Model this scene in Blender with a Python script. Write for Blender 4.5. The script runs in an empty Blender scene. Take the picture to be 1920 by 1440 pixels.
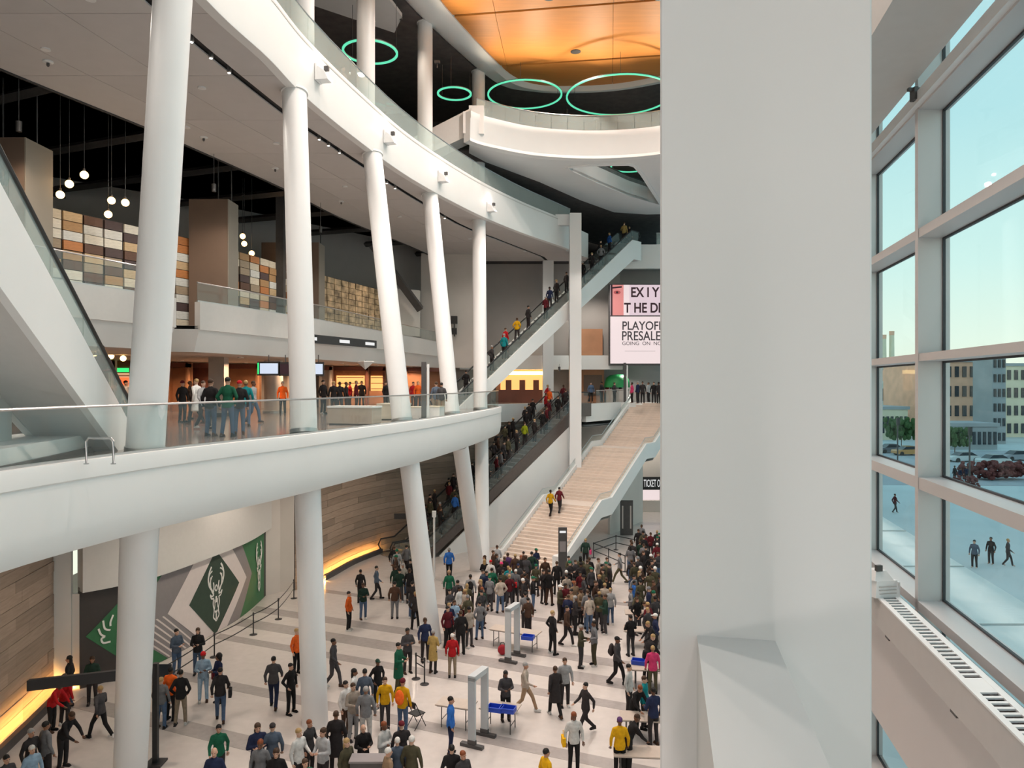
import bpy, bmesh, math, random
from mathutils import Vector, Matrix
from mathutils.geometry import tessellate_polygon
random.seed(11)
SC = bpy.context.scene
COL = SC.collection

# ------------------------------------------------------------------ camera, sky, exposure
F = 1387.0            # focal length in pixels of the 1920 wide frame
EZ = 11.3             # eye height above the ground floor
cam_d = bpy.data.cameras.new('camera'); cam_d.sensor_width = 36.0; cam_d.lens = F * 36.0 / 1920.0
cam_d.clip_start = 0.05; cam_d.clip_end = 2000
cam = bpy.data.objects.new('camera', cam_d); COL.objects.link(cam)
cam.location = (0, 0, EZ); cam.rotation_euler = (math.pi / 2, 0, 0)
SC.camera = cam
SC.view_settings.view_transform = 'Standard'
SC.view_settings.look = 'None'
SC.view_settings.gamma = 1.0
SC.view_settings.use_curve_mapping = False
SC.view_settings.exposure = 0.5
SC.cycles.use_denoising = True
SC.cycles.max_bounces = 6
SC.cycles.diffuse_bounces = 3
SC.cycles.glossy_bounces = 3
SC.cycles.transparent_max_bounces = 12
SC.cycles.adaptive_threshold = 0.06
SC.cycles.adaptive_min_samples = 16
SC.cycles.sample_clamp_indirect = 6.0
SC.cycles.caustics_reflective = False
SC.cycles.caustics_refractive = False

world = bpy.data.worlds.new('dusk_sky'); SC.world = world; world.use_nodes = True
_n = world.node_tree.nodes; _l = world.node_tree.links
_tc = _n.new('ShaderNodeTexCoord'); _sx = _n.new('ShaderNodeSeparateXYZ'); _rp = _n.new('ShaderNodeValToRGB')
_l.new(_tc.outputs['Generated'], _sx.inputs[0]); _l.new(_sx.outputs['Z'], _rp.inputs[0])
_e = _rp.color_ramp.elements
_e[0].position = 0.0; _e[0].color = (0.80, 0.86, 0.70, 1)
_e[1].position = 1.0; _e[1].color = (0.34, 0.58, 0.72, 1)
for _p, _c in ((0.05, (0.74, 0.87, 0.75, 1)), (0.14, (0.60, 0.83, 0.78, 1)), (0.30, (0.44, 0.72, 0.75, 1))):
    _k = _e.new(_p); _k.color = _c
_bg = _n['Background']; _l.new(_rp.outputs[0], _bg.inputs[0]); _bg.inputs[1].default_value = 0.82

# ------------------------------------------------------------------ helpers
def PX(u, v, Y):
    return Vector(((u - 960) / F * Y, Y, EZ - (v - 720) / F * Y))

MATS = {}
def mat(name, col, rough=0.6, metal=0.0, var=0.0, scale=6.0, bump=0.0, objcol=False, emit=0.0, spec=0.5, stretch=None, rnd=0.0, coat=0.0):
    m = bpy.data.materials.new(name); m.use_nodes = True
    nt = m.node_tree; N = nt.nodes; L = nt.links
    b = N['Principled BSDF']
    b.inputs['Roughness'].default_value = rough; b.inputs['Metallic'].default_value = metal
    b.inputs['Specular IOR Level'].default_value = spec
    if coat: b.inputs['Coat Weight'].default_value = coat
    if objcol:
        oi = N.new('ShaderNodeObjectInfo'); src = oi.outputs['Color']
    else:
        rgb = N.new('ShaderNodeRGB'); rgb.outputs[0].default_value = (*col, 1); src = rgb.outputs[0]
    if rnd > 0:
        oi2 = N.new('ShaderNodeObjectInfo'); mr = N.new('ShaderNodeMapRange')
        mr.inputs['To Min'].default_value = 1 - rnd; mr.inputs['To Max'].default_value = 1 + rnd
        L.new(oi2.outputs['Random'], mr.inputs['Value'])
        hs = N.new('ShaderNodeHueSaturation'); L.new(mr.outputs[0], hs.inputs['Value']); L.new(src, hs.inputs['Color']); src = hs.outputs[0]
    tc = N.new('ShaderNodeTexCoord'); mp = N.new('ShaderNodeMapping'); L.new(tc.outputs['Object'], mp.inputs[0])
    if stretch: mp.inputs['Scale'].default_value = stretch
    nz = N.new('ShaderNodeTexNoise'); nz.inputs['Scale'].default_value = scale; nz.inputs['Detail'].default_value = 4
    L.new(mp.outputs[0], nz.inputs['Vector'])
    if var > 0:
        mr = N.new('ShaderNodeMapRange'); mr.inputs['From Min'].default_value = 0.25; mr.inputs['From Max'].default_value = 0.75
        mr.inputs['To Min'].default_value = 1 - var; mr.inputs['To Max'].default_value = 1 + var
        L.new(nz.outputs['Fac'], mr.inputs['Value'])
        hs = N.new('ShaderNodeHueSaturation'); L.new(mr.outputs[0], hs.inputs['Value']); L.new(src, hs.inputs['Color']); src = hs.outputs[0]
    L.new(src, b.inputs['Base Color'])
    if bump > 0:
        bp = N.new('ShaderNodeBump'); bp.inputs['Strength'].default_value = bump; bp.inputs['Distance'].default_value = 0.02
        L.new(nz.outputs['Fac'], bp.inputs['Height']); L.new(bp.outputs[0], b.inputs['Normal'])
    if emit > 0:
        L.new(src, b.inputs['Emission Color']); b.inputs['Emission Strength'].default_value = emit
    MATS[name] = m
    return m

def glass_mat(name, tint, refl=0.07, refl_veil=0.0):
    m = bpy.data.materials.new(name); m.use_nodes = True
    nt = m.node_tree; N = nt.nodes; L = nt.links
    N.remove(N['Principled BSDF'])
    out = N['Material Output']
    tr = N.new('ShaderNodeBsdfTransparent'); tr.inputs[0].default_value = (*tint, 1)
    gl = N.new('ShaderNodeBsdfGlossy'); gl.inputs['Roughness'].default_value = 0.02; gl.inputs[0].default_value = (0.9, 0.95, 0.95, 1)
    lw = N.new('ShaderNodeLayerWeight'); lw.inputs[0].default_value = 0.5
    ml = N.new('ShaderNodeMapRange'); ml.inputs['From Min'].default_value = 0.5; ml.inputs['From Max'].default_value = 1.0; ml.inputs['To Min'].default_value = refl*0.5; ml.inputs['To Max'].default_value = refl*1.8
    L.new(lw.outputs['Facing'], ml.inputs['Value'])
    mx = N.new('ShaderNodeMixShader'); L.new(ml.outputs[0], mx.inputs[0]); L.new(tr.outputs[0], mx.inputs[1]); L.new(gl.outputs[0], mx.inputs[2])
    if refl_veil:
        df = N.new('ShaderNodeBsdfDiffuse'); df.inputs[0].default_value = (0.66, 0.74, 0.72, 1)  # pale diffuse share painted in for daylight reflected on the glass
        m2 = N.new('ShaderNodeMixShader'); m2.inputs[0].default_value = refl_veil; L.new(mx.outputs[0], m2.inputs[1]); L.new(df.outputs[0], m2.inputs[2]); mx = m2
    L.new(mx.outputs[0], out.inputs[0])
    MATS[name] = m
    return m

def emis(name, col, s):
    m = bpy.data.materials.new(name); m.use_nodes = True
    nt = m.node_tree; N = nt.nodes
    b = N['Principled BSDF']; b.inputs['Base Color'].default_value = (*[min(1, c)*0.15 for c in col], 1)
    b.inputs['Emission Color'].default_value = (*col, 1); b.inputs['Emission Strength'].default_value = s
    MATS[name] = m
    return m

mat('white_plaster', (0.80, 0.80, 0.79), 0.55, var=0.02, scale=0.6)
mat('white_metal', (0.78, 0.78, 0.77), 0.42, var=0.02, scale=0.8)
mat('column_paint', (0.80, 0.80, 0.80), 0.45, var=0.02, scale=0.7)
mat('soffit_panel', (0.60, 0.575, 0.565), 0.7, rnd=0.03, var=0.02, scale=2)
mat('dark_backing', (0.055, 0.05, 0.05), 0.9, var=0.1)
mat('dark_ceiling', (0.12, 0.098, 0.092), 0.9, var=0.2, scale=2)
mat('black_paint', (0.025, 0.023, 0.024), 0.5, var=0.1)
mat('black_rubber', (0.02, 0.02, 0.02), 0.45, var=0.1)
mat('charcoal_metal', (0.09, 0.085, 0.085), 0.45, metal=0.3, var=0.1)
mat('steel', (0.55, 0.55, 0.55), 0.3, metal=0.9, var=0.05)
mat('terrazzo', (0.60, 0.545, 0.515), 0.22, var=0.05, scale=3, spec=0.4)
mat('terrazzo_band', (0.38, 0.34, 0.325), 0.25, var=0.08, scale=5)
mat('concourse_stone', (0.235, 0.195, 0.175), 0.12, var=0.12, scale=1.5, spec=0.6)
mat('curb_stone', (0.72, 0.69, 0.62), 0.5, var=0.03)
mat('plank_wood', (0.30, 0.225, 0.175), 0.65, rnd=0.22, var=0.16, scale=3, stretch=(0.4, 0.4, 5), bump=0.15)
mat('taupe_panel', (0.30, 0.265, 0.225), 0.6, var=0.04, scale=1)
mat('brown_panel', (0.17, 0.115, 0.085), 0.6, var=0.06, scale=1)
mat('tile_wood', (1, 1, 1), 0.55, objcol=True, var=0.14, scale=5, stretch=(1, 1, 4))
mat('orange_wood', (0.70, 0.27, 0.06), 0.5, rnd=0.03, var=0.07, scale=1.2, stretch=(0.5, 6, 1))
mat('parapet_paint', (0.60, 0.585, 0.565), 0.6, var=0.02)
mat('grey_wall', (0.42, 0.39, 0.37), 0.7, var=0.03, scale=1)
mat('beige_wall', (0.62, 0.57, 0.53), 0.7, var=0.03, scale=1)
mat('storefront', (0.46, 0.225, 0.12), 0.6, var=0.12, scale=1)
mat('storefront_dark', (0.18, 0.065, 0.045), 0.6, var=0.12, scale=1)
mat('escalator_side', (0.13, 0.105, 0.095), 0.4, metal=0.3, var=0.1)
mat('step_metal', (0.30, 0.29, 0.28), 0.4, metal=0.5, var=0.1, scale=20)
mat('stair_stone', (0.70, 0.59, 0.51), 0.5, rnd=0.06, var=0.06, scale=4)
mat('bench_tan', (0.43, 0.355, 0.29), 0.6, var=0.05)
mat('bench_cream', (0.66, 0.60, 0.48), 0.6, var=0.05)
mat('wall_green', (0.035, 0.16, 0.065), 0.6, var=0.06)
mat('wall_deep_green', (0.028, 0.055, 0.038), 0.6, var=0.08)
mat('wall_black', (0.045, 0.038, 0.036), 0.6, var=0.08)
mat('print_grey', (0.25, 0.225, 0.23), 0.6, var=0.04)
mat('print_cream', (0.70, 0.62, 0.60), 0.6, var=0.03)
mat('print_white', (0.82, 0.80, 0.76), 0.6, var=0.02)
mat('window_frame', (0.64, 0.595, 0.585), 0.45, metal=0.15, var=0.02, scale=1)
mat('gasket', (0.05, 0.05, 0.055), 0.6)
mat('heater_paint', (0.52, 0.49, 0.475), 0.45, var=0.02)
mat('plastic_white', (0.80, 0.80, 0.80), 0.35, var=0.02)
mat('detector_grey', (0.50, 0.53, 0.55), 0.4, var=0.03)
mat('table_top', (0.50, 0.42, 0.36), 0.5, var=0.06)
mat('bin_blue', (0.02, 0.07, 0.50), 0.4, var=0.05)
mat('cloth', (1, 1, 1), 0.85, objcol=True, var=0.15, scale=14, bump=0.3, spec=0.2)
mat('skin', (1, 1, 1), 0.55, objcol=True, var=0.05, scale=10, spec=0.3)
mat('hair', (1, 1, 1), 0.6, objcol=True, var=0.2, scale=30, spec=0.3)
mat('eye_dark', (0.03, 0.02, 0.02), 0.3)
mat('lip', (0.35, 0.12, 0.10), 0.5)
mat('snow_paving', (0.50, 0.57, 0.58), 0.8, var=0.1, scale=0.15)
mat('canopy_white', (0.80, 0.84, 0.82), 0.7, var=0.03, scale=1)
mat('brick', (0.90, 0.50, 0.34), 0.8, rnd=0.05, var=0.12, scale=0.6)
mat('pale_building', (0.80, 0.70, 0.52), 0.8, var=0.1, scale=0.3)
mat('teal_roof', (0.50, 0.64, 0.60), 0.6, var=0.1, scale=0.2)
mat('grey_building', (0.34, 0.36, 0.38), 0.6, var=0.1, scale=0.3)
mat('asphalt', (0.36, 0.39, 0.42), 0.9, var=0.1, scale=0.3)
mat('leaf_green', (0.05, 0.11, 0.03), 0.8, var=0.3, scale=8)
mat('shrub_red', (0.16, 0.045, 0.04), 0.9, var=0.4, scale=6)
mat('car_paint', (1, 1, 1), 0.3, objcol=True, coat=0.5)
mat('dark_glass', (0.03, 0.04, 0.05), 0.1)
mat('booth_green', (0.02, 0.30, 0.09), 0.5, var=0.05)
glass_mat('rail_glass', (0.95, 0.975, 0.97), 0.05, 0.04)
glass_mat('rail_glass_green', (0.90, 0.945, 0.93), 0.08, 0.26)
glass_mat('window_glass', (0.97, 0.99, 0.99), 0.025)
emis('glow_green', (0.10, 0.60, 0.36), 0.95)
emis('glow_white', (1.0, 0.97, 0.92), 6)
emis('glow_warm', (1.0, 0.60, 0.22), 7)
emis('glow_globe', (1.0, 0.58, 0.22), 5.0)
emis('screen_pink', (0.86, 0.72, 0.72), 0.66)
emis('screen_dark', (0.035, 0.012, 0.018), 0.6)
emis('screen_face', (0.78, 0.28, 0.26), 0.6)
emis('screen_face_dark', (0.30, 0.06, 0.06), 1.0)
emis('screen_white', (0.78, 0.62, 0.68), 0.62)
emis('screen_blue', (0.55, 0.62, 0.75), 0.8)
emis('ink_dark', (0.05, 0.04, 0.045), 0.6)
emis('ink_grey', (0.45, 0.38, 0.38), 0.8)
emis('sign_letters', (0.62, 0.62, 0.62), 0.9)
emis('neon_green', (0.03, 0.75, 0.15), 1.2)
emis('neon_red', (1.0, 0.10, 0.03), 1.6)
emis('shop_glow', (1.0, 0.42, 0.13), 1.1)
emis('shop_glow_soft', (0.85, 0.45, 0.25), 0.55)

class MB:
    def __init__(s): s.v = []; s.f = []
    def quadstrip(s, a, b, closed=False):
        n = len(a); o = len(s.v); s.v += [tuple(p) for p in a] + [tuple(p) for p in b]
        for i in range(n if closed else n - 1):
            j = (i + 1) % n; s.f.append((o + i, o + j, o + n + j, o + n + i))
        return s
    def poly(s, pts):
        o = len(s.v); s.v += [tuple(p) for p in pts]; s.f.append(tuple(range(o, o + len(pts)))); return s
    def box(s, c, d, rz=0.0, rx=0.0):
        R = Matrix.Rotation(rz, 3, 'Z') @ Matrix.Rotation(rx, 3, 'X'); o = len(s.v); c = Vector(c)
        for sz in (-.5, .5):
            for sx, sy in ((-.5, -.5), (.5, -.5), (.5, .5), (-.5, .5)):
                s.v.append(tuple(c + R @ Vector((sx * d[0], sy * d[1], sz * d[2]))))
        s.f += [(o, o+3, o+2, o+1), (o+4, o+5, o+6, o+7), (o, o+1, o+5, o+4), (o+1, o+2, o+6, o+5), (o+2, o+3, o+7, o+6), (o+3, o, o+4, o+7)]
        return s
    def hexa(s, b, t):
        o = len(s.v); s.v += [tuple(p) for p in b] + [tuple(p) for p in t]
        s.f += [(o, o+3, o+2, o+1), (o+4, o+5, o+6, o+7), (o, o+1, o+5, o+4), (o+1, o+2, o+6, o+5), (o+2, o+3, o+7, o+6), (o+3, o, o+4, o+7)]
        return s
    def prism(s, pts, z0, z1, holes=(), sides=True):
        loops = [[Vector((p[0], p[1], 0)) for p in pts]] + [[Vector((p[0], p[1], 0)) for p in h] for h in holes]
        tris = tessellate_polygon(loops); flat = [p for l in loops for p in l]; n = len(flat); o = len(s.v)
        s.v += [(p.x, p.y, z0) for p in flat] + [(p.x, p.y, z1) for p in flat]
        for t in tris:
            s.f.append(tuple(o + i for i in t)); s.f.append(tuple(o + n + i for i in reversed(t)))
        if sides:
            k = 0
            for l in loops:
                m = len(l)
                for i in range(m):
                    j = (i + 1) % m; s.f.append((o + k + i, o + k + j, o + n + k + j, o + n + k + i))
                k += m
        return s
    def tube(s, path, r, n=8, cap=True, r1=None):
        path = [Vector(p) for p in path]; rings = []
        for i, p in enumerate(path):
            d = (path[min(i + 1, len(path) - 1)] - path[max(i - 1, 0)]).normalized()
            a = d.cross(Vector((0, 0, 1)));
            if a.length < 1e-3: a = Vector((1, 0, 0))
            a.normalize(); b = a.cross(d)
            rr = r if r1 is None else r + (r1 - r) * i / (len(path) - 1)
            rings.append([p + a * rr * math.cos(2*math.pi*k/n) + b * rr * math.sin(2*math.pi*k/n) for k in range(n)])
        o = len(s.v)
        for R in rings: s.v += [tuple(p) for p in R]
        for i in range(len(rings) - 1):
            for k in range(n):
                k2 = (k + 1) % n; s.f.append((o+i*n+k, o+i*n+k2, o+(i+1)*n+k2, o+(i+1)*n+k))
        if cap:
            s.f.append(tuple(o + k for k in range(n))); e = o + (len(rings)-1)*n; s.f.append(tuple(e + k for k in reversed(range(n))))
        return s
    def lathe(s, prof, c=(0, 0, 0), n=16):
        o = len(s.v)
        for r, z in prof:
            for k in range(n):
                a = 2*math.pi*k/n; s.v.append((c[0]+r*math.cos(a), c[1]+r*math.sin(a), c[2]+z))
        for i in range(len(prof) - 1):
            for k in range(n):
                k2 = (k+1) % n; s.f.append((o+i*n+k, o+i*n+k2, o+(i+1)*n+k2, o+(i+1)*n+k))
        s.f.append(tuple(o + k for k in reversed(range(n)))); e = o+(len(prof)-1)*n; s.f.append(tuple(e+k for k in range(n)))
        return s
    def ell(s, c, r, n=10, m=6, M=None):
        o = len(s.v); c = Vector(c)
        def put(q):
            q = Vector(q)
            if M: q = M @ q
            s.v.append(tuple(c + q))
        put((0, 0, -r[2]))
        for i in range(1, m):
            a = -math.pi/2 + math.pi*i/m
            for k in range(n):
                b = 2*math.pi*k/n; put((r[0]*math.cos(a)*math.cos(b), r[1]*math.cos(a)*math.sin(b), r[2]*math.sin(a)))
        put((0, 0, r[2])); t = len(s.v) - 1
        for k in range(n):
            k2 = (k+1) % n
            s.f.append((o, o+1+k2, o+1+k)); s.f.append((t, o+1+(m-2)*n+k, o+1+(m-2)*n+k2))
            for i in range(m-2): s.f.append((o+1+i*n+k, o+1+i*n+k2, o+1+(i+1)*n+k2, o+1+(i+1)*n+k))
        return s
    def sweep(s, path, prof, closed=True):
        # path: list of 2D points, prof: list of (offset to the right of travel, z)
        nr = normals(path); o = len(s.v); m = len(prof)
        for p, q in zip(path, nr):
            for d, z in prof: s.v.append((p[0] + q[0]*d, p[1] + q[1]*d, z))
        for i in range(len(path) - 1):
            for k in range(m if closed else m - 1):
                k2 = (k+1) % m; s.f.append((o+i*m+k, o+(i+1)*m+k, o+(i+1)*m+k2, o+i*m+k2))
        if closed:
            s.f.append(tuple(o+k for k in range(m))); e = o+(len(path)-1)*m; s.f.append(tuple(e+k for k in reversed(range(m))))
        return s
    def build(s, name, m, parent=None, smooth=False, kind=None, loc=None, fix=True):
        me = bpy.data.meshes.new(name)
        v = s.v
        if loc is not None: v = [(p[0]-loc[0], p[1]-loc[1], p[2]-loc[2]) for p in v]
        me.from_pydata(v, [], s.f)
        if fix:
            bm = bmesh.new(); bm.from_mesh(me); bmesh.ops.recalc_face_normals(bm, faces=bm.faces); bm.to_mesh(me); bm.free()
        if smooth:
            for p in me.polygons: p.use_smooth = True
            if smooth != 'all':
                me.set_sharp_from_angle(angle=math.radians(40))
        if m: me.materials.append(MATS[m])
        return link(name, me, parent, kind, loc)

def link(name, me, parent=None, kind=None, loc=None):
    o = bpy.data.objects.new(name, me); COL.objects.link(o)
    if parent is not None: o.parent = parent
    if loc is not None: o.location = loc
    if kind: o['kind'] = kind
    return o

def normals(path):
    out = []
    for i in range(len(path)):
        a = path[max(i-1, 0)]; b = path[min(i+1, len(path)-1)]
        dx, dy = b[0]-a[0], b[1]-a[1]; l = math.hypot(dx, dy) or 1
        out.append((dy/l, -dx/l))
    return out

def cr(pts, n=6):
    out = []; P = [pts[0]] + list(pts) + [pts[-1]]
    for i in range(1, len(P) - 2):
        p0, p1, p2, p3 = P[i-1], P[i], P[i+1], P[i+2]
        for k in range(n):
            t = k / n
            out.append(tuple(0.5*((2*p1[j]) + (-p0[j]+p2[j])*t + (2*p0[j]-5*p1[j]+4*p2[j]-p3[j])*t*t + (-p0[j]+3*p1[j]-3*p2[j]+p3[j])*t**3) for j in range(len(p1))))
    out.append(tuple(pts[-1])); return out

def off(path, d):
    return [(p[0]+q[0]*d, p[1]+q[1]*d) for p, q in zip(path, normals(path))]

def resample(path, step):
    out = [path[0]]; acc = 0
    L = [0]
    for a, b in zip(path, path[1:]): L.append(L[-1] + math.dist(a, b))
    n = max(1, round(L[-1] / step)); res = []; j = 0
    for i in range(n + 1):
        d = L[-1]*i/n
        while j < len(L) - 2 and L[j+1] < d: j += 1
        t = (d - L[j]) / ((L[j+1]-L[j]) or 1)
        res.append(tuple(path[j][k] + (path[j+1][k]-path[j][k])*t for k in range(len(path[0]))))
    return res

def tag(o, label, cat, group=None):
    o['label'] = label; o['category'] = cat
    if group: o['group'] = group
    return o

def thing(name, label, cat, loc=(0, 0, 0), rz=0.0, group=None):
    o = bpy.data.objects.new(name, None); COL.objects.link(o); o.empty_display_size = 0.2
    o.location = loc; o.rotation_euler = (0, 0, rz)
    return tag(o, label, cat, group)

def copy_tree(o, parent=None):
    c = o.copy(); COL.objects.link(c); c.parent = parent
    for ch in list(o.children): copy_tree(ch, c)
    return c

def lamp(name, kind, loc, power, col=(1, 0.93, 0.84), size=0.2, parent=None, rot=None, spot=None, blend=0.6):
    d = bpy.data.lights.new(name, kind); d.energy = power; d.color = col
    if kind == 'AREA': d.shape = 'DISK'; d.size = size
    else: d.shadow_soft_size = size
    if kind == 'SPOT': d.spot_size = math.radians(spot or 120); d.spot_blend = blend
    o = bpy.data.objects.new(name, d); COL.objects.link(o); o.location = loc
    if parent is not None: o.parent = parent
    if rot: o.rotation_euler = rot
    return o

def text(name, body, m, size, loc, rot, parent=None, align='LEFT', depth=0.004, xs=1.0, bold=0.0):
    cu = bpy.data.curves.new(name, 'FONT'); cu.body = body; cu.size = size; cu.align_x = align; cu.extrude = depth; cu.offset = bold
    o = bpy.data.objects.new(name + '_tmp', cu); COL.objects.link(o)
    dg = bpy.context.evaluated_depsgraph_get(); me = bpy.data.meshes.new_from_object(o.evaluated_get(dg))
    COL.objects.unlink(o); bpy.data.objects.remove(o)
    me.materials.clear(); me.materials.append(MATS[m])
    q = link(name, me, parent); q.location = loc; q.rotation_euler = rot; q.scale = (xs, 1, 1)
    return q

# ------------------------------------------------------------------ levels and curves of the building
Z2, ZS2 = 9.7, 7.95          # concourse floor and the underside of its slab
Z3, ZS3 = 23.1, 21.7         # upper concourse floor and its soffit
ZR = 33.0                    # roof
E2 = cr([(-9.4, 2), (-9.2, 8), (-8.95, 13.0), (-8.4, 16.0), (-7.5, 19.0), (-6.3, 22.5), (-5.07, 27), (-3.5, 33), (-2.1, 40.3), (-1.15, 46.5), (-0.80, 49.6), (-0.85, 51.0), (-1.4, 52.2), (-2.6, 53.6), (-3.9, 54.7)], 6)
E3 = cr([(-8.0, 2), (-8.3, 8), (-8.4, 14), (-8.3, 20), (-7.8, 23.6), (-7.5, 26.8), (-6.6, 31.5), (-5.1, 37.5), (-2.4, 44.7), (0.3, 50.2), (2.8, 54.4), (4.6, 57.4)], 6)
S3 = cr([(-21.0, 12), (-18.8, 18), (-16.9, 24.4), (-14.9, 29.9), (-14.3, 31.9), (-12.2, 39.3), (-10.7, 46.5), (-7.7, 55.9), (-5.5, 64)], 6)
ESC_D = (0.7626, 0.6469); ESC_N = (-0.6469, 0.7626)
# ------------------------------------------------------------------ ground floor
def wx(o, Y): return o + 0.206 * Y           # x of a line that runs parallel to the window wall
floor = MB().prism([(-26, -6), (wx(3.6, -6), -6), (wx(3.6, 80), 80), (-26, 80)], -0.3, 0.0).build('floor', 'terrazzo', kind='structure')
for o_, w_, x0, x1 in ((18.2, 0.8, -15.5, 9), (21.4, 0.62, -15, 9.5), (25.4, 0.6, -13.2, 10), (27.3, 0.95, -13, 10.5), (29.2, 0.8, -13, 10.5), (33.2, 0.5, -12.5, 4), (37.2, 0.5, -4, 11)):
    nx, ny = 0.39, 0.9208; bx, by = 0.9208, -0.39
    def on(x, d): # point of the band with given x
        t = (x - (o_ + d) * nx) / bx
        return (x, (o_ + d) * ny + t * by)
    MB().prism([on(x0, -w_/2), on(x1, -w_/2), on(x1, w_/2), on(x0, w_/2)], 0.0, 0.006).build('floor_band', 'terrazzo_band', floor)

# ------------------------------------------------------------------ concourse slab (the level at eye height)
tail = [(2.75, 60.3), (4.1, 58.75), (5.75, 57.4), (6.6, 58.6), (9.2, 62.6), (16.3, 62.6), (16.3, 84), (-40, 84), (-40, 2)]
poly2 = E2 + tail
MB().prism(poly2, Z2 - 0.25, Z2, sides=False).build('floor_concourse', 'concourse_stone', kind='structure')
MB().prism(off(E2, -0.45) + tail, ZS2, ZS2 + 0.1, sides=False).build('ceiling_concourse_underside', 'white_plaster', kind='structure')
prof2 = [(-0.12, Z2 + 0.06), (0.03, Z2 + 0.06), (0.05, Z2 - 0.02), (0.05, Z2 - 0.30), (0.02, Z2 - 0.33), (0.03, Z2 - 0.75), (0.02, Z2 - 1.2), (-0.05, ZS2 + 0.14), (-0.14, ZS2), (-0.60, ZS2), (-0.60, Z2 - 0.2), (-0.12, Z2 - 0.2)]
fas2 = MB().sweep(E2, prof2).build('trim_concourse_fascia', 'white_plaster', kind='structure', smooth=True)
MB().sweep(E2, [(-0.55, Z2), (-0.12, Z2), (-0.12, Z2 + 0.035), (-0.55, Z2 + 0.035)]).build('curb', 'curb_stone', fas2)
edge2 = [E2[-1]] + tail[:6]
MB().sweep(edge2, [(0.0, Z2 + 0.05), (0.03, Z2 + 0.05), (0.03, Z2 - 1.35), (-0.3, Z2 - 1.35), (-0.3, Z2 + 0.05)]).build('trim_bridge_fascia', 'white_plaster', kind='structure')

def balustrade(name, label, path, z, h, step, gmat='rail_glass', rail=0.03, gap=0.02, group=None, postmat='steel'):
    # a run of separate glass panes with a thin cap rail
    p = resample(path, step)
    root = thing(name, label, 'balustrade', (p[0][0], p[0][1], z), group=group)
    L = Vector(root.location)
    for a, b in zip(p, p[1:]):
        A = Vector((a[0], a[1], z)); B = Vector((b[0], b[1], z)); d = (B - A).normalized(); q = Vector((d.y, -d.x, 0)) * 0.009
        A = A + d * gap / 2; B = B - d * gap / 2; up = Vector((0, 0, h))
        m = MB().hexa([A - q, B - q, B + q, A + q], [A - q + up, B - q + up, B + q + up, A + q + up])
        m.v = [tuple(Vector(v) - L) for v in m.v]
        m.build('pane', gmat, root)
    m = MB().tube([Vector((x, y, z + h + rail * 0.5)) - L for x, y in p], rail, 6); m.build('top_rail', 'steel', root, smooth=True)
    m = MB().sweep([(x - L.x, y - L.y) for x, y in p], [(-0.03, -0.02), (0.03, -0.02), (0.03, 0.06), (-0.03, 0.06)]); m.build('base_channel', 'steel', root)
    return root
E2g = off(E2, -0.16)
i0 = next(i for i, p in enumerate(E2g) if p[1] > 9.5)
balustrade('glass_balustrade', 'long curved clear glass balustrade along the eye-level white balcony edge', E2g[i0:], Z2 + 0.05, 1.07, 1.85)
balustrade('glass_balustrade', 'clear glass balustrade on the far bridge beside the stair top', [(6.7, 58.9), (9.1, 62.7)], Z2 + 0.03, 1.05, 1.6)

# ------------------------------------------------------------------ upper concourse: soffit, fascia, glass
poly3 = E3 + [(6.2, 60.8), (8.2, 63.4), (16.3, 63.4), (16.3, 84)] + [(-5.5, 84)] + list(reversed(S3))
# backing slab just over the panels, then single soffit panels
MB().prism(poly3, ZS3 + 0.16, Z3 - 0.02, sides=False).build('ceiling_soffit_backing', 'dark_backing', kind='structure')
soff = MB().prism([(-60, -12), (-60, 84), (-25.5, 84), (-25.5, -12)], ZS3 + 0.2, ZS3 + 0.3).build('ceiling_soffit', 'dark_backing', kind='structure')
SL = cr([(-10.0, 2), (-10.2, 12), (-9.95, 18), (-9.7, 22), (-8.8, 28.2), (-8.3, 30.5), (-6.3, 38.5), (-3.4, 48.5), (-1.7, 52), (3.0, 61.7)], 6)   # light slot
def at_y(path, Y):
    for a, b in zip(path, path[1:]):
        if a[1] <= Y <= b[1]:
            t = (Y - a[1]) / ((b[1] - a[1]) or 1); return a[0] + (b[0] - a[0]) * t
    return path[-1][0] if Y > path[-1][1] else path[0][0]
ys = [4 + 4.2 * i for i in range(15)]
E3x = E3 + [(6.2, 60.8), (8.2, 64)]
def panel(p, z):
    MB().prism(p, z, z + 0.05).build('panel', 'soffit_panel', soff)
for y0, y1 in zip(ys, ys[1:]):
    g = 0.012
    y0 += g; y1 -= g
    n_in = 3
    ym = (y0 + y1) / 2
    for k in range(n_in):
        def xx(Y, t): return at_y(S3, Y) + (at_y(SL, Y) - 0.14 - at_y(S3, Y)) * t
        a, b = k / n_in, (k + 1) / n_in
        gx = 0.012
        panel([(xx(y0, a) + gx, y0), (xx(y0, b) - gx, y0), (xx(ym, b) - gx, ym), (xx(y1, b) - gx, y1), (xx(y1, a) + gx, y1), (xx(ym, a) + gx, ym)], ZS3 + 0.02)
    panel([(at_y(SL, y0) + 0.14, y0), (at_y(E3x, y0) - 0.3, y0), (at_y(E3x, ym) - 0.3, ym), (at_y(E3x, y1) - 0.3, y1), (at_y(SL, y1) + 0.14, y1), (at_y(SL, ym) + 0.14, ym)], ZS3 + 0.02)
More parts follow.
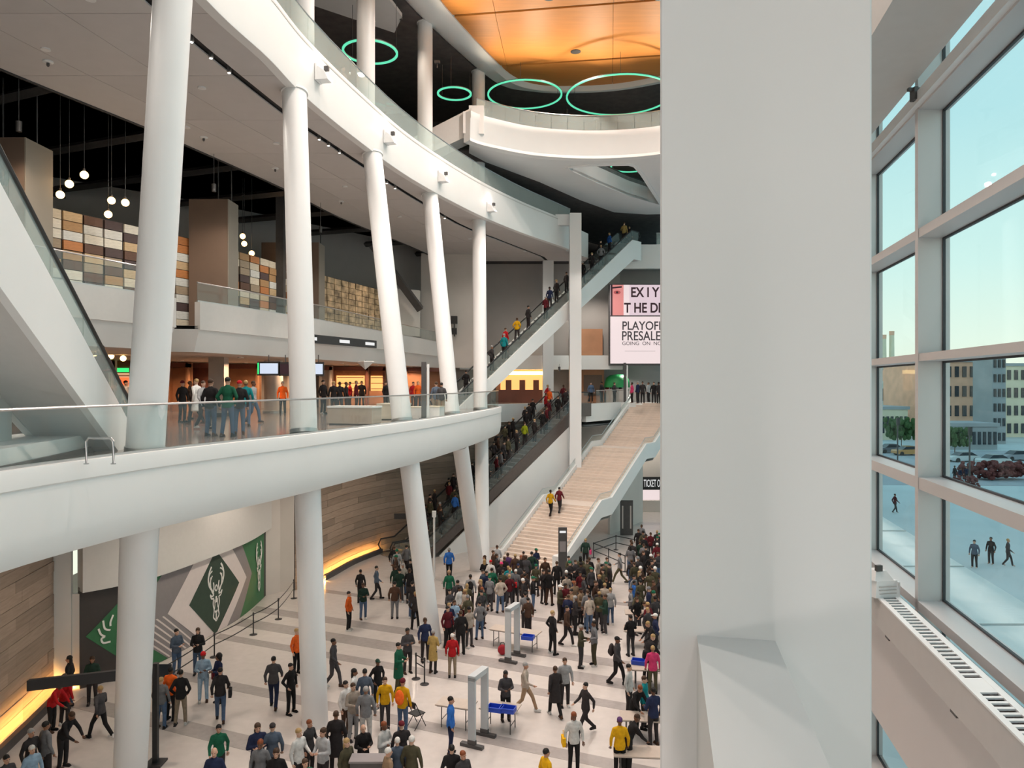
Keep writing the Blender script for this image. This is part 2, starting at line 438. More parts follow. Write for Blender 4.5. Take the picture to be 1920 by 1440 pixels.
# small downlights in the soffit and track spots in the slot
for k, (u, v) in enumerate(((90, 116), (382, 258), (516, 316), (640, 378))):
    Y = (ZS3 - EZ) * F / (720 - v); x = (u - 960) / F * Y
    t = thing('soffit_sprinkler', 'small round ceiling fitting in grey soffit, %s from the left' % ('first', 'second', 'third', 'fourth')[k], 'ceiling fitting', (x, Y, ZS3 - 0.02), group='ceiling fittings')
    MB().lathe([(0.16, 0.04), (0.16, 0.0), (0.10, -0.02)], n=12).build('plate', 'plastic_white', t)
    MB().lathe([(0.05, 0.0), (0.05, -0.10), (0.02, -0.14)], n=8).build('head', 'charcoal_metal', t)
for k, Y in enumerate((22.3, 23.4, 24.5, 31.2, 32.0, 33.0, 38.0, 39.0, 46.0)):
    x = at_y(SL, Y)
    t = thing('track_spotlight', 'black track spotlight in dark ceiling slot, %s from the left' % ('first', 'second', 'third', 'fourth', 'fifth', 'sixth', 'seventh', 'eighth', 'ninth')[k], 'spotlight', (x, Y, ZS3 + 0.1), group='track spotlights in the ceiling slot')
    MB().lathe([(0.03, 0.07), (0.07, 0.0), (0.08, -0.18), (0.06, -0.2)], n=10).build('can', 'steel', t, smooth=True)
    MB().lathe([(0.05, -0.19), (0.05, -0.205)], n=10).build('lens', 'glow_white', t)
prof3 = [(-0.30, ZS3), (0.02, ZS3), (0.04, ZS3 + 0.06), (0.06, ZS3 + 2.0), (0.06, ZS3 + 2.12), (-0.25, ZS3 + 2.12), (-0.30, ZS3 + 2.0)]
fas3 = MB().sweep(E3, prof3).build('trim_upper_fascia', 'white_plaster', kind='structure', smooth=True)
MB().sweep(E3, [(0.05, ZS3 + 1.92), (0.075, ZS3 + 1.92), (0.075, ZS3 + 1.98), (0.05, ZS3 + 1.98)]).build('shadow_line', 'parapet_paint', fas3)
MB().prism(E3 + [(6.2, 60.8), (8.2, 63.4), (16.3, 63.4), (16.3, 84), (-40, 84), (-40, 2)], Z3 - 0.1, Z3, sides=False).build('floor_upper_concourse', 'grey_wall', kind='structure')
i0 = next(i for i, p in enumerate(E3) if p[1] > 9)
balustrade('glass_balustrade', 'curved greenish glass balustrade on top of the upper white band', off(E3, -0.1)[i0:], ZS3 + 2.1, 1.08, 1.9, 'rail_glass_green')
# far end of the upper concourse
MB().sweep([(4.4, 57.2), (6.2, 60.6)], [(-0.25, ZS3 - 0.1), (0.05, ZS3 - 0.1), (0.05, ZS3 + 1.9), (-0.25, ZS3 + 1.9)]).build('trim_upper_fascia_end', 'white_plaster', kind='structure')
MB().sweep([(9.6, 63.4), (16.4, 63.4)], [(-0.4, 21.2), (0.02, 21.2), (0.02, 23.25), (-0.4, 23.25)]).build('trim_far_bridge_fascia', 'white_plaster', kind='structure')
balustrade('glass_balustrade', 'greenish glass balustrade at the head of the upper escalator', [(12.4, 63.5), (16.3, 63.5)], 23.25, 1.0, 1.4, 'rail_glass_green')
post = MB().box((4.72, 55.3, (3.5 + 24.0) / 2), (0.86, 0.86, 20.5)).box((3.9, 55.6, 23.6), (1.9, 0.5, 0.8))
post.build('trim_white_post', 'column_paint', kind='structure')

# ------------------------------------------------------------------ columns
def column(a, b, r=0.425, name='leaning_column', label='', n=28, flange=True):
    a = Vector(a); b = Vector(b)
    t = thing(name, label, 'column', tuple(a), group='white round columns')
    d = b - a
    MB().tube([(0, 0, 0), tuple(d)], r, n).build('shaft', 'column_paint', t, smooth=True)
    if flange:
        dn = d.normalized()
        MB().tube([tuple(d - dn * 0.08), tuple(d)], r + 0.05, n).build('collar', 'white_plaster', t, smooth=True)
        MB().tube([(0, 0, 0), tuple(dn * 0.12)], r + 0.025, n).build('base_ring', 'steel', t, smooth=True)
    return t
def Y_at(v, z): return (EZ - z) * F / (v - 720)
ord_ = ('first', 'second', 'third', 'fourth', 'fifth')
up = [((272, 847), (331, -120)), ((570, 812), (552, 172)), ((754, 791), (698, 289)), ((847, 778), (806, 364)), ((901, 769), (898, 414))]
ZT3 = ZS3 + 0.02
for k, (b, t) in enumerate(up):
    yb = Y_at(b[1], Z2); yt = Y_at(t[1], ZT3)
    column(PX(b[0], b[1], yb), PX(t[0], t[1], yt), label='white round %s on the glass-railed concourse, %s from the left' % ('leaning column' if k in (0, 2, 3) else 'column', ord_[k]))
lo = [((262, 1000), (243, 1480)), ((577, 930), (591, 1358)), ((768, 870), (810, 1205)), ((863, 835), (895, 1068)), ((903, 825), (905, 1066))]
for k, (t, b) in enumerate(lo):
    yb = Y_at(b[1], 0.0)
    B = PX(b[0], b[1], yb)
    # top of the lower shaft meets the slab near the upper shaft's base
    yt = Y_at(up[k][0][1], Z2) + (0, 0, 0.5, 1.3, 1.6)[k]
    T = Vector(((t[0] - 960) / F * yt, yt, ZS2 + 0.1))
    u_at = 960 + F * T.x / T.y; v_at = 720 - (T.z - EZ) * F / T.y
    # slide along the photographed line to that height
    s = (t[0] - b[0]) / (t[1] - b[1]); T.x = (b[0] + s * (v_at - b[1]) - 960) / F * T.y
    column(B, T, label='white round %s rising from the lobby floor, %s from the left' % ('leaning column' if k in (2, 3) else 'column', ord_[k]), flange=False)
for k, (u, v0, v1, Y) in enumerate(((568, 0, -300, 28.6), (686, 130, -140, 35.4), (797, 250, 22, 42.4), (897, 335, 126, 49.0))):
    x = (u - 960) / F * Y
    column((x, Y, Z3), (x, Y, 32.0), 0.43, label='white upright column on the uppermost level, %s from the left' % ord_[k])

# ------------------------------------------------------------------ roof: wood ceiling, ring beam, high balcony
RB_o = cr([(-9.2, 8), (-8.6, 22), (-7.6, 32), (-5.9, 39.7), (-2.7, 47.8), (-0.8, 51.2), (1.4, 52.1), (3.66, 52.4), (7.15, 52.0), (10.0, 50.8), (12.5, 49.2)], 5)
RB_i = cr([(-6.8, 8), (-6.3, 22), (-5.5, 32), (-4.06, 39.7), (-1.26, 47.3), (0.1, 50.2), (1.6, 51.55), (3.75, 51.9), (7.1, 51.5), (9.8, 50.3), (12.3, 48.7)], 5)
m = MB(); n = len(RB_o); z0, z1 = 31.85, 32.3
o = 0
for a, b in zip(RB_o, RB_i): m.v += [(a[0], a[1], z0 + 0.25), (a[0]*0.8+b[0]*0.2, a[1]*0.8+b[1]*0.2, z0), (a[0]*0.2+b[0]*0.8, a[1]*0.2+b[1]*0.8, z0), (b[0], b[1], z0 + 0.25), (b[0], b[1], z1), (a[0], a[1], z1)]
for i in range(n - 1):
    for k in range(6):
        k2 = (k + 1) % 6; m.f.append((i*6+k, (i+1)*6+k, (i+1)*6+k2, i*6+k2))
m.build('trim_roof_ring_beam', 'white_plaster', kind='structure', smooth=True)
roof = MB().prism([(-60, -12), (wx(3.75, -12), -12), (wx(3.75, 84), 84), (-60, 84)], 32.4, 32.6).build('ceiling_roof', 'dark_backing', kind='structure')
def seam(i): # seam lines run slightly askew
    return [(-14, 48.7 - 7.06 * i + 0.155 * 13), (13.3 - 1.2*i, 48.7 - 7.06 * i - 0.155 * (14.3 - 1.2*i))]
for i in range(-1, 6):
    (xa, ya), (xb, yb) = seam(i); (xc, yc), (xd, yd) = seam(i + 1)
    g = 0.11
    for k in range(4):
        def mix(t, A, B): return A + (B - A) * t
        t0, t1 = k / 4, (k + 1) / 4
        MB().prism([(mix(t0, xa, xb) + .01, mix(t0, ya, yb) - g), (mix(t1, xa, xb) - .01, mix(t1, ya, yb) - g), (mix(t1, xc, xd) - .01, mix(t1, yc, yd) + g), (mix(t0, xc, xd) + .01, mix(t0, yc, yd) + g)], 32.2, 32.3).build('panel', 'orange_wood', roof)
B4 = cr([(-2.5, 44.0), (-1.56, 45.0), (1.35, 46.8), (4.8, 47.5), (8.0, 47.1), (10.5, 46.0), (12.6, 44.8)], 6)
N4 = [(13.5, 63), (11.5, 63.2), (8.6, 62.4), (5.4, 58.3), (2.0, 53.1), (-1.7, 48.3), (-2.7, 46.4)]
hole = [tuple(PX(u, v, 14.5 * F / (720 - v))[:2]) for u, v in ((1066, 313), (1110, 309), (1178, 308), (1188, 311), (1200, 325), (1238, 384), (1180, 366), (1120, 341), (1075, 320))]
MB().prism(B4 + [(14.3, 52), (16.4, 63)] + N4, 25.78, 25.95, holes=[hole]).build('ceiling_high_balcony_soffit', 'white_plaster', kind='structure')
MB().sweep(B4, [(-0.5, 25.75), (-0.1, 25.8), (0.0, 25.98), (0.03, 27.1), (0.07, 27.15), (0.07, 27.55), (-0.5, 27.55)]).build('trim_high_balcony_fascia', 'white_plaster', kind='structure', smooth=True)
hl = hole + [hole[0]]
MB().sweep(hl, [(0, 25.7), (0.25, 25.72), (0.25, 27.2), (0, 27.2)]).build('trim_soffit_opening', 'white_plaster', kind='structure')
balustrade('glass_balustrade', 'greenish glass balustrade along the curved high balcony', off(B4, -0.12)[4:], 27.55, 1.0, 1.05, 'rail_glass_green')
MB().prism(B4 + [(14.3, 52), (19, 76), (-4.6, 76)], 26.9, 27.3, holes=[hole]).build('floor_high_balcony', 'dark_backing', kind='structure')
MB().prism(list(reversed(N4)) + [(16.4, 63.2), (20, 83), (-40, 83), (-40, 44)], 25.9, 26.0).build('ceiling_dark_upper', 'dark_ceiling', kind='structure')
MB().box((0, 58.5, 30.4), (31, 0.3, 6.2)).build('wall_high_balcony_back', 'dark_backing', kind='structure')
MB().prism([(-60, 8)] + RB_o + [(12.9, 58), (-8.0, 70), (-60, 70)], 31.98, 32.1).build('ceiling_upper_dark', 'dark_ceiling', kind='structure')
MB().prism([(-9.2, 8), (-8.6, 22), (-7.6, 32), (-5.9, 39.7), (-6.6, 41.5), (-11, 38), (-13, 30), (-15, 8)], 31.0, 31.2).build('ceiling_upper_soffit', 'soffit_panel', kind='structure')
MB().sweep([(-30, 20), (-19, 34), (-13, 46), (-8, 56), (-4, 64)], [(0, Z3), (0.2, Z3), (0.2, 31.3), (0, 31.3)]).build('wall_upper_back', 'dark_ceiling', kind='structure')
# white boxed stair end beside the high balcony
t = thing('stair_box', 'white boxed stair flank between two uppermost columns', 'stair', (-4.35, 45.2, Z3 - 0.15))
MB().hexa([(-2.3, -1.5, 1.2), (1.9, -.6, 3.4), (1.9, .9, 3.4), (-2.3, .2, 1.2)], [(-2.3, -1.5, 2.5), (1.9, -.6, 5.0), (1.9, .9, 5.0), (-2.3, .2, 2.5)]).build('flank', 'parapet_paint', t)
MB().box((2.2, 0.1, 4.3), (0.9, 1.4, 1.7)).build('end_block', 'white_plaster', t)
MB().box((1.6, -.8, 4.0), (0.35, 0.35, 1.3)).build('light_panel', 'plastic_white', t)
def ring_lamp(u, v, Y, r, label):
    c = PX(u, v, Y)
    t = thing('ring_light', label, 'lamp', tuple(c), group='green ring lights')
    n = 48
    pts = [(r*math.cos(2*math.pi*k/n), r*math.sin(2*math.pi*k/n)) for k in range(n + 1)]
    MB().sweep(pts, [(-0.045, 0.02), (0.045, 0.02), (0.045, 0.09), (-0.045, 0.09)]).build('ring_body', 'charcoal_metal', t)
    MB().sweep(pts, [(-0.055, -0.03), (0.055, -0.03), (0.055, 0.04), (-0.055, 0.04)]).build('glow_tube', 'glow_green', t)
    top = min(30.98, c.z + 3) - c.z if c.z < 29 else 31.98 - c.z
    for k in range(3):
        a = 2*math.pi*k/3 + .4; MB().tube([(r*math.cos(a), r*math.sin(a), 0.1), (r*math.cos(a), r*math.sin(a), top)], 0.012, 4).build('cable', 'charcoal_metal', t)
ring_lamp(984, 178, 50.0, 2.48, 'green ring light hanging left under the orange ceiling')
ring_lamp(1161, 180, 49.5, 3.5, 'largest green ring light under the orange ceiling beside the white pillar')
ring_lamp(694, 98, 37.6, 1.35, 'green ring light behind the second uppermost column')
ring_lamp(852, 176, 45.0, 1.0, 'small green ring light beside the white boxed stair')
ring_lamp(1183, 312, 56.0, 1.5, 'green ring light seen through the high soffit opening')

# ------------------------------------------------------------------ far walls, storefronts, plank walls
MB().sweep([(-40, 30), (-30, 38), (-20, 47.5), (-14, 55), (-9, 61.5), (-5, 66), (16.9, 67)], [(0, Z2), (-0.3, Z2), (-0.3, ZS3 + 2), (0, ZS3 + 2)]).build('wall_concourse_back', 'grey_wall', kind='structure')
MB().box((-10, 70, 12), (54, 0.4, 24)).build('wall_far', 'beige_wall', kind='structure')
MB().box((-40.2, 40, 16), (0.4, 92, 34)).build('wall_left_end', 'dark_backing', kind='structure')
MB().box((-20, 84.2, 16), (80, 0.4, 36)).build('wall_far_end', 'dark_backing', kind='structure')
# back wall of the lobby seen right of the stair
MB().box((9, 66.2, 4.0), (15, 0.3, 8.0)).build('wall_ticket_hall', 'beige_wall', kind='structure')

def planked(name, path, z0, z1, row, seed, base=None):
    rnd_ = random.Random(seed)
    w = MB().sweep(path, [(0, z0), (-0.25, z0), (-0.25, z1), (0, z1)]).build(name, 'dark_backing', kind='structure')
    fine = resample(path, 0.5); Lt = len(fine) - 1
    nrow = int((z1 - z0) / row)
    for r in range(nrow):
        i = -rnd_.randrange(0, 6)
        while i < Lt:
            l = rnd_.choice((5, 6, 7, 8, 9)); a = max(0, i); b = min(Lt, i + l)
            if b > a:
                d = 0.03 + rnd_.random() * 0.03
                seg = [fine[a]] + fine[a + 1:b:3] + [fine[b]]
                if len(seg) >= 2:
                    zz = z0 + r * row
                    MB().sweep(seg, [(0, zz + .008), (d, zz + .008), (d, zz + row - .008), (0, zz + row - .008)]).build('plank', 'plank_wood', w, fix=False)
            i += l
    return w
PW = cr([(-11.9, 40.5), (-11.1, 43.4), (-10.2, 47.2), (-8.2, 51.2), (-4.6, 54.5), (-0.1, 58.4), (2.6, 60.5)], 5)
planked('wall_planks', list(PW), 0, ZS2 + 0.6, 0.40, 3)
PL = [(-15.2, 15.0), (-15.6, 20.0), (-16.3, 24.0), (-16.9, 27.2)]
planked('wall_planks_left', PL, 0, ZS2, 0.40, 5)
MB().sweep([(-17.3, 27.4), (-16.9, 27.5), (-16.35, 27.55)], [(0, 0), (0.15, 0), (0.15, ZS2), (0, ZS2)]).build('wall_left_return', 'white_plaster', kind='structure')
MB().box((-16.15, 27.6, 1.75), (0.35, 0.3, 3.5)).build('trim_door_jamb', 'white_plaster', kind='structure')
# cove light at the foot of the plank walls
def cove(path, label, power):
    p = resample(path, 0.8)
    t = thing('cove_light', label, 'lamp', (p[0][0], p[0][1], 0))
    L = Vector(t.location)
    q = [(x - L.x, y - L.y) for x, y in off(p, 0.50)]
    MB().sweep(q, [(-0.10, 0.0), (0.10, 0.0), (0.10, 0.30), (-0.08, 0.30), (-0.08, 0.27), (0.07, 0.27), (0.07, 0.03), (-0.10, 0.03)]).build('trough', 'charcoal_metal', t)
    MB().sweep(q, [(-0.05, 0.04), (0.0, 0.04), (0.0, 0.06), (-0.05, 0.06)]).build('strip', 'glow_warm', t)
    for x, y in q: lamp('cove_lamp', 'POINT', (x, y, 0.14), power*1.7, (1, 0.46, 0.11), 0.04, parent=t)
cove(PW[4:14], 'warm cove light strip at the foot of the plank wall beside the escalators', 16)
cove(PL[1:], 'warm cove light strip at the foot of the left plank wall', 18)

# emblem wall
LW = cr([(-16.0, 27.4), (-15.2, 28.3), (-14.3, 30.0), (-13.4, 34.0), (-13.1, 36.4), (-13.15, 39.5)], 8)
wl = MB().sweep(LW, [(0, 0), (-0.25, 0), (-0.25, 3.75), (0, 3.75)]).build('wall_emblem', 'wall_black', kind='structure', smooth=True)
MB().sweep(LW, [(0.32, 3.62), (-0.3, 3.62), (-0.3, ZS2 + 0.05), (0.32, ZS2 + 0.05)]).build('wall_bulkhead', 'parapet_paint', kind='structure', smooth=True)
MB().sweep([(-13.15, 39.5), (-12.6, 40.2), (-11.9, 40.4)], [(0, 0), (-0.2, 0), (-0.2, ZS2), (0, ZS2)]).build('wall_lobby_return', 'beige_wall', kind='structure')
LWl = [0]
for a, b in zip(LW, LW[1:]): LWl.append(LWl[-1] + math.dist(a, b))
def on_wall(s, z, d):
    s = max(0, min(LWl[-1] - 1e-4, s)); j = next(i for i in range(len(LWl) - 1) if LWl[i + 1] > s)
    t = (s - LWl[j]) / (LWl[j+1] - LWl[j]); a, b = LW[j], LW[j+1]; l = math.dist(a, b)
    return (a[0] + (b[0]-a[0])*t + (b[1]-a[1])/l*d, a[1] + (b[1]-a[1])*t - (b[0]-a[0])/l*d, z)
def wall_print(name, pts, m, d, parent=wl):
    # flat print that follows the curved wall: cut the outline into narrow strips
    mb = MB(); s0 = min(p[0] for p in pts); s1 = max(p[0] for p in pts); n = max(1, int((s1 - s0) / 0.12)); n = min(n, 60)
    cuts = sorted(set([s0 + (s1 - s0)*i/n for i in range(n + 1)] + [p[0] for p in pts]))
    def span(s):
        zs = []
        for a, b in zip(pts, pts[1:] + pts[:1]):
            if (a[0] <= s < b[0]) or (b[0] <= s < a[0]): zs.append(a[1] + (b[1]-a[1])*(s-a[0])/(b[0]-a[0]))
        return sorted(zs)
    for a, b in zip(cuts, cuts[1:]):
        if b - a < 1e-5: continue
        A = span(a + 1e-6); B = span(b - 1e-6)
        for k in range(0, min(len(A), len(B)) - 1, 2):
            mb.poly([on_wall(a, A[k], d), on_wall(b, B[k], d), on_wall(b, B[k+1], d), on_wall(a, A[k+1], d)])
    if mb.f: mb.build(name, m, parent, fix=False)
def s_of(u):  # distance along the wall for a photo column
    best = min(range(len(LW)), key=lambda i: abs(960 + F*LW[i][0]/LW[i][1] - u)); return LWl[best]
sc_ = s_of(400)
zt = 3.66
def dia(c, hw, zc, hh): return [(c - hw, zc), (c, zc + hh), (c + hw, zc), (c, zc - hh)]
def clipz(p):  # clip to the wall height
    out = []
    for a, b in zip(p, p[1:] + p[:1]):
        for (q, r) in ((a, b),):
            ins = [0.0]
            for zz in (0.02, zt):
                if (q[1] - zz) * (r[1] - zz) < 0: ins.append((zz - q[1]) / (r[1] - q[1]))
            for tt in sorted(ins):
                out.append((q[0] + (r[0]-q[0])*tt, min(zt, max(0.02, q[1] + (r[1]-q[1])*tt))))
    return out
zc = 1.95
def s_fine(u):
    for k in range(len(LW) - 1):
        ua, ub = 960 + F*LW[k][0]/LW[k][1], 960 + F*LW[k+1][0]/LW[k+1][1]
        if min(ua, ub) <= u <= max(ua, ub) and ua != ub: return LWl[k] + (LWl[k+1] - LWl[k])*(u - ua)/(ub - ua)
    return 0.0 if u < 300 else LWl[-1]
def wp(u, v):
    s_ = s_fine(u); q = on_wall(s_, 0, 0); return (s_, EZ - (v - 720)/F*q[1])
def diamond(L_, R_, T_, B_): return clipz([L_, T_, R_, B_])
sg = s_fine(286)
wall_print('green_field', [(sg, 0.02), (LWl[-1] - 0.35, 0.02), (LWl[-1] - 0.35, zt), (sg, zt)], 'wall_green', 0.012)
iL, iR = wp(353, 1135), wp(447, 1092); cs = wp(403, 1100)[0]; iT, iB = (cs, wp(403, 1037)[1] + 0.15), (cs, wp(405, 1187)[1] - 0.05)
sc_ = cs
oL, oR = wp(313, 1151), wp(461, 1082); kk = (oL[1] + oR[1])/2
oT, oB = (cs, iT[1] + (iT[1] - iL[1])*(cs - oL[0])/(cs - iL[0]) - (iT[1] - iL[1])), (cs, iB[1] - 0.75)
gL, gR = (max(0.3, oL[0] - 2.2), oL[1] - 0.05), (oR[0] + 0.75, oR[1]); gT, gB = (cs, oT[1] + 1.6), (cs, oB[1] - 1.7)
wall_print('grey_diamond', diamond(gL, gR, gT, gB), 'print_grey', 0.020)
for k in range(6):
    t_ = (k + 0.6)/6.5; a = (gL[0] + (oL[0] - gL[0])*t_, gL[1] + (oL[1] - gL[1])*t_ - 0.02); b = (cs - 0.25, gB[1] + (oB[1] - gB[1])*t_)
    lim = (0.05 - a[1])/(b[1] - a[1]); b = (a[0] + (b[0] - a[0])*min(1, lim), a[1] + (b[1] - a[1])*min(1, lim))
    wall_print('pinstripe', [a, (a[0] + 0.10, a[1]), (b[0] + 0.10, b[1]), b], 'print_cream', 0.028)
wall_print('cream_diamond', diamond(oL, oR, oT, oB), 'print_cream', 0.032)
wall_print('green_diamond', diamond(iL, iR, iT, iB), 'wall_deep_green', 0.042)
# stag head emblem in outline strokes
def stroke(pts, w, c, z, sx, m='print_white', d=0.055, name='emblem_stroke'):
    P = cr([(c + sx * x, z + y) for x, y in pts], 5); mb = MB()
    for i, (a, b) in enumerate(zip(P, P[1:])):
        l = math.dist(a, b) or 1; nx, ny = -(b[1]-a[1])/l*w/2, (b[0]-a[0])/l*w/2
        mb.poly([on_wall(a[0]+nx, a[1]+ny, d), on_wall(b[0]+nx, b[1]+ny, d), on_wall(b[0]-nx, b[1]-ny, d), on_wall(a[0]-nx, a[1]-ny, d)])
    mb.build(name, m, wl, fix=False)
def stag(c, z, s=1.0):
    for sx in (-s, s):
        stroke([(0.20, -0.10), (0.34, 0.14), (0.52, 0.36), (0.60, 0.66), (0.52, 0.98), (0.36, 1.20)], 0.10, c, z, sx)
        stroke([(0.30, 0.02), (0.40, 0.22), (0.44, 0.48), (0.42, 0.74)], 0.07, c, z, sx)
        stroke([(0.52, 0.40), (0.42, 0.62), (0.30, 0.78)], 0.07, c, z, sx)
        stroke([(0.58, 0.78), (0.46, 0.92), (0.30, 1.00)], 0.07, c, z, sx)
        stroke([(0.22, 0.0), (0.18, 0.26), (0.22, 0.46)], 0.08, c, z, sx)
        stroke([(0.18, -0.12), (0.34, -0.14), (0.46, -0.04), (0.36, -0.24), (0.20, -0.26)], 0.07, c, z, sx)
        stroke([(0.20, -0.26), (0.24, -0.52), (0.16, -0.82), (0.22, -1.10), (0.10, -1.24), (0, -1.34)], 0.07, c, z, sx)
        stroke([(0.12, -0.34), (0.10, -0.56), (0.13, -0.76)], 0.05, c, z, sx)
    stroke([(0.0, 0.02), (0.10, 0.14), (0.0, 0.30), (-0.10, 0.14), (0.0, 0.02)], 0.07, c, z, s)
    stroke([(0, -0.22), (0, -0.50)], 0.12, c, z, s)
    stroke([(-0.08, -0.86), (0, -0.96), (0.08, -0.86)], 0.10, c, z, s)
    stroke([(0, -1.0), (0, -1.26)], 0.09, c, z, s)
stag(sc_ + 0.02, (iL[1] + iR[1])/2 + 0.1, 1.0)
stag(s_fine(489) - 0.45, 1.95, 0.75)
c2 = s_fine(232)
wall_print('green_diamond', clipz([(wp(160, 1182)[0], 1.9), (c2, 3.1), (s_fine(286), 1.9), (c2, 0.6)]), 'wall_green', 0.02)
for a_ in (((-0.42, 0.25), (-0.34, 0.02), (-0.2, -0.1), (-0.32, -0.14), (-0.26, -0.32), (0, -0.34)), ((-0.26, 0.52), (-0.2, 0.2), (0, 0.1)), ((0.1, 0.65), (0, 0.4), (0, 0.25))):
    stroke(a_, 0.07, s_fine(206), 1.85, 1.0)

MB().box((-28, -8.2, 17), (60, 0.4, 36)).build('wall_rear_sky_block', 'white_plaster', kind='structure')  # unseen wall added to keep teal sky light off the near pillar

t = thing('lounge_awning', 'pale peach sloped awning behind the upper glass band', 'awning', (-8.2, 41.5, Z3))
MB().hexa([(-1.6, -1.2, 2.6), (1.4, -1.6, 1.4), (1.6, 0.6, 1.4), (-1.4, 0.8, 2.6)], [(-1.6, -1.2, 3.9), (1.4, -1.6, 2.3), (1.6, 0.6, 2.3), (-1.4, 0.8, 3.9)]).build('canopy', 'print_cream', t)
for x, y in ((-1.5, -1.1), (1.4, -1.4), (1.5, .5), (-1.3, .7)): MB().tube([(x, y, 0), (x, y, 2.4)], 0.05, 6).build('post', 'charcoal_metal', t)
# ------------------------------------------------------------------ mezzanine with the wood-block wall
M1 = [(-18.5, 10), (-16.2, 17), (-14.0, 24.0), (-12.75, 28.0)]
M2 = [(-12.35, 29.2), (-11.9, 30.5), (-9.8, 37.6), (-7.6, 48.0), (-5.6, 58.0), (-5.0, 61.5)]
MZ = M1 + [(-13.6, 28.2), (-13.3, 29.0)] + M2
MB().prism(MZ + [(-5, 80), (-40, 80), (-40, 10)], 13.5, 13.6, sides=False).build('floor_mezzanine', 'grey_wall', kind='structure')
MB().prism(off(MZ, -0.55) + [(-5.5, 80), (-40, 80), (-40, 10)], 12.6, 12.7, sides=False).build('ceiling_mezzanine_underside', 'beige_wall', kind='structure')
MB().sweep(MZ, [(-0.6, 12.6), (-0.45, 12.58), (0.0, 13.46), (-0.3, 13.46)]).build('trim_mezzanine_slope', 'white_plaster', kind='structure')
for nm, p in (('trim_mezzanine_parapet_near', M1), ('trim_mezzanine_parapet_far', M2)):
    MB().sweep(p, [(-0.22, 13.44), (0.05, 13.44), (0.05, 14.55), (-0.22, 14.55)]).build(nm, 'parapet_paint', kind='structure')
balustrade('glass_balustrade', 'clear glass balustrade on the mezzanine parapet behind the first column', off(M1, -0.1)[1:], 14.55, 0.95, 1.5)
balustrade('glass_balustrade', 'clear glass balustrade on the far mezzanine parapet above the storefronts', off(M2, -0.1), 14.55, 0.75, 1.7)
TW = cr([(-20.4, 25), (-18.6, 30), (-15.6, 37), (-12.9, 47), (-8.6, 60.5)], 6)
tw = MB().sweep(TW, [(0, 13.5), (-0.3, 13.5), (-0.3, 18.45), (0, 18.45)]).build('wall_wood_blocks', 'dark_backing', kind='structure')
cols = resample(TW, 0.93); pal = [(0.42, 0.25, 0.12), (0.55, 0.40, 0.24), (0.70, 0.62, 0.50), (0.74, 0.70, 0.62), (0.12, 0.06, 0.04), (0.50, 0.20, 0.07), (0.36, 0.28, 0.20), (0.62, 0.55, 0.44), (0.08, 0.05, 0.05), (0.66, 0.66, 0.64)]
rest = MB(); cnt = 0; rt = random.Random(4); base_tile = None
for a, b in zip(cols, cols[1:]):
    d = Vector((b[0]-a[0], b[1]-a[1], 0)).normalized(); q = Vector((d.y, -d.x, 0)); ang = math.atan2(d.y, d.x)
    for r in range(12):
        c = Vector(((a[0]+b[0])/2, (a[1]+b[1])/2, 13.62 + r*0.40 + 0.2)) + q * (0.03 + rt.random()*0.05)
        if cnt < 300:
            if base_tile is None:
                base_tile = MB().box((0, 0, 0), (0.84, 0.10, 0.37)).build('block', 'tile_wood', tw); o = base_tile
            else:
                o = base_tile.copy(); COL.objects.link(o)
            o.location = c; o.rotation_euler = (0, 0, ang); o.color = (*rt.choice(pal), 1); cnt += 1
        else:
            rest.box(c, (0.84, 0.10, 0.37), ang)
mat('tile_mix', (0.50, 0.36, 0.22), 0.55, var=0.75, scale=1.9)
rest.build('far_blocks', 'tile_mix', tw, kind='stuff')
for k, (x0, x1, y0, y1, lab) in enumerate(((-20.9, -17.75, 27, 28.6, 'taupe hanging pier box above the mezzanine at the far left'), (-15.7, -13.8, 36, 37.3, 'taupe hanging pier box between the first and second columns'), (-15.9, -12.25, 47, 48.4, 'taupe hanging pier box beside the second column'))):
    t = thing('pier_box', lab, 'pier', ((x0+x1)/2, (y0+y1)/2, 13.6), group='taupe pier boxes on the mezzanine')
    w, d = x1 - x0, y1 - y0
    MB().box((0, 0, 3.35), (w, d, 6.7)).build('box', 'taupe_panel', t)
    MB().box((-0.02, -d/2 - 0.02, 3.35), (w - 0.02, 0.04, 6.68)).build('front_face', 'brown_panel', t)
    for sx in (0.2, w/2 - 0.1): MB().tube([(sx, 0, 6.7), (sx, 0, 9.2)], 0.03, 6).build('hanging_rod', 'charcoal_metal', t)
MB().prism(list(S3) + [(-5.5, 84), (-60, 84), (-60, 12)], 23.0, 23.2).build('ceiling_open_dark', 'dark_ceiling', kind='structure')
MB().sweep(S3, [(-0.1, ZS3 - 0.02), (0.02, ZS3 - 0.02), (0.02, 23.1), (-0.1, 23.1)]).build('trim_soffit_edge', 'dark_backing', kind='structure')
for k in range(9):
    y = 22 + k * 5.0
    a = Vector((-38, y + 9.5, 22.3)); b = Vector((at_y(S3, y) - 0.2, y, 22.3))
    MB().tube([a, b], 0.22, 4).build('trim_dark_joist', 'charcoal_metal', kind='structure')
MB().box((-13.6, 43.5, 18.2), (0.45, 0.45, 9.4)).build('trim_dark_post', 'charcoal_metal', kind='structure')
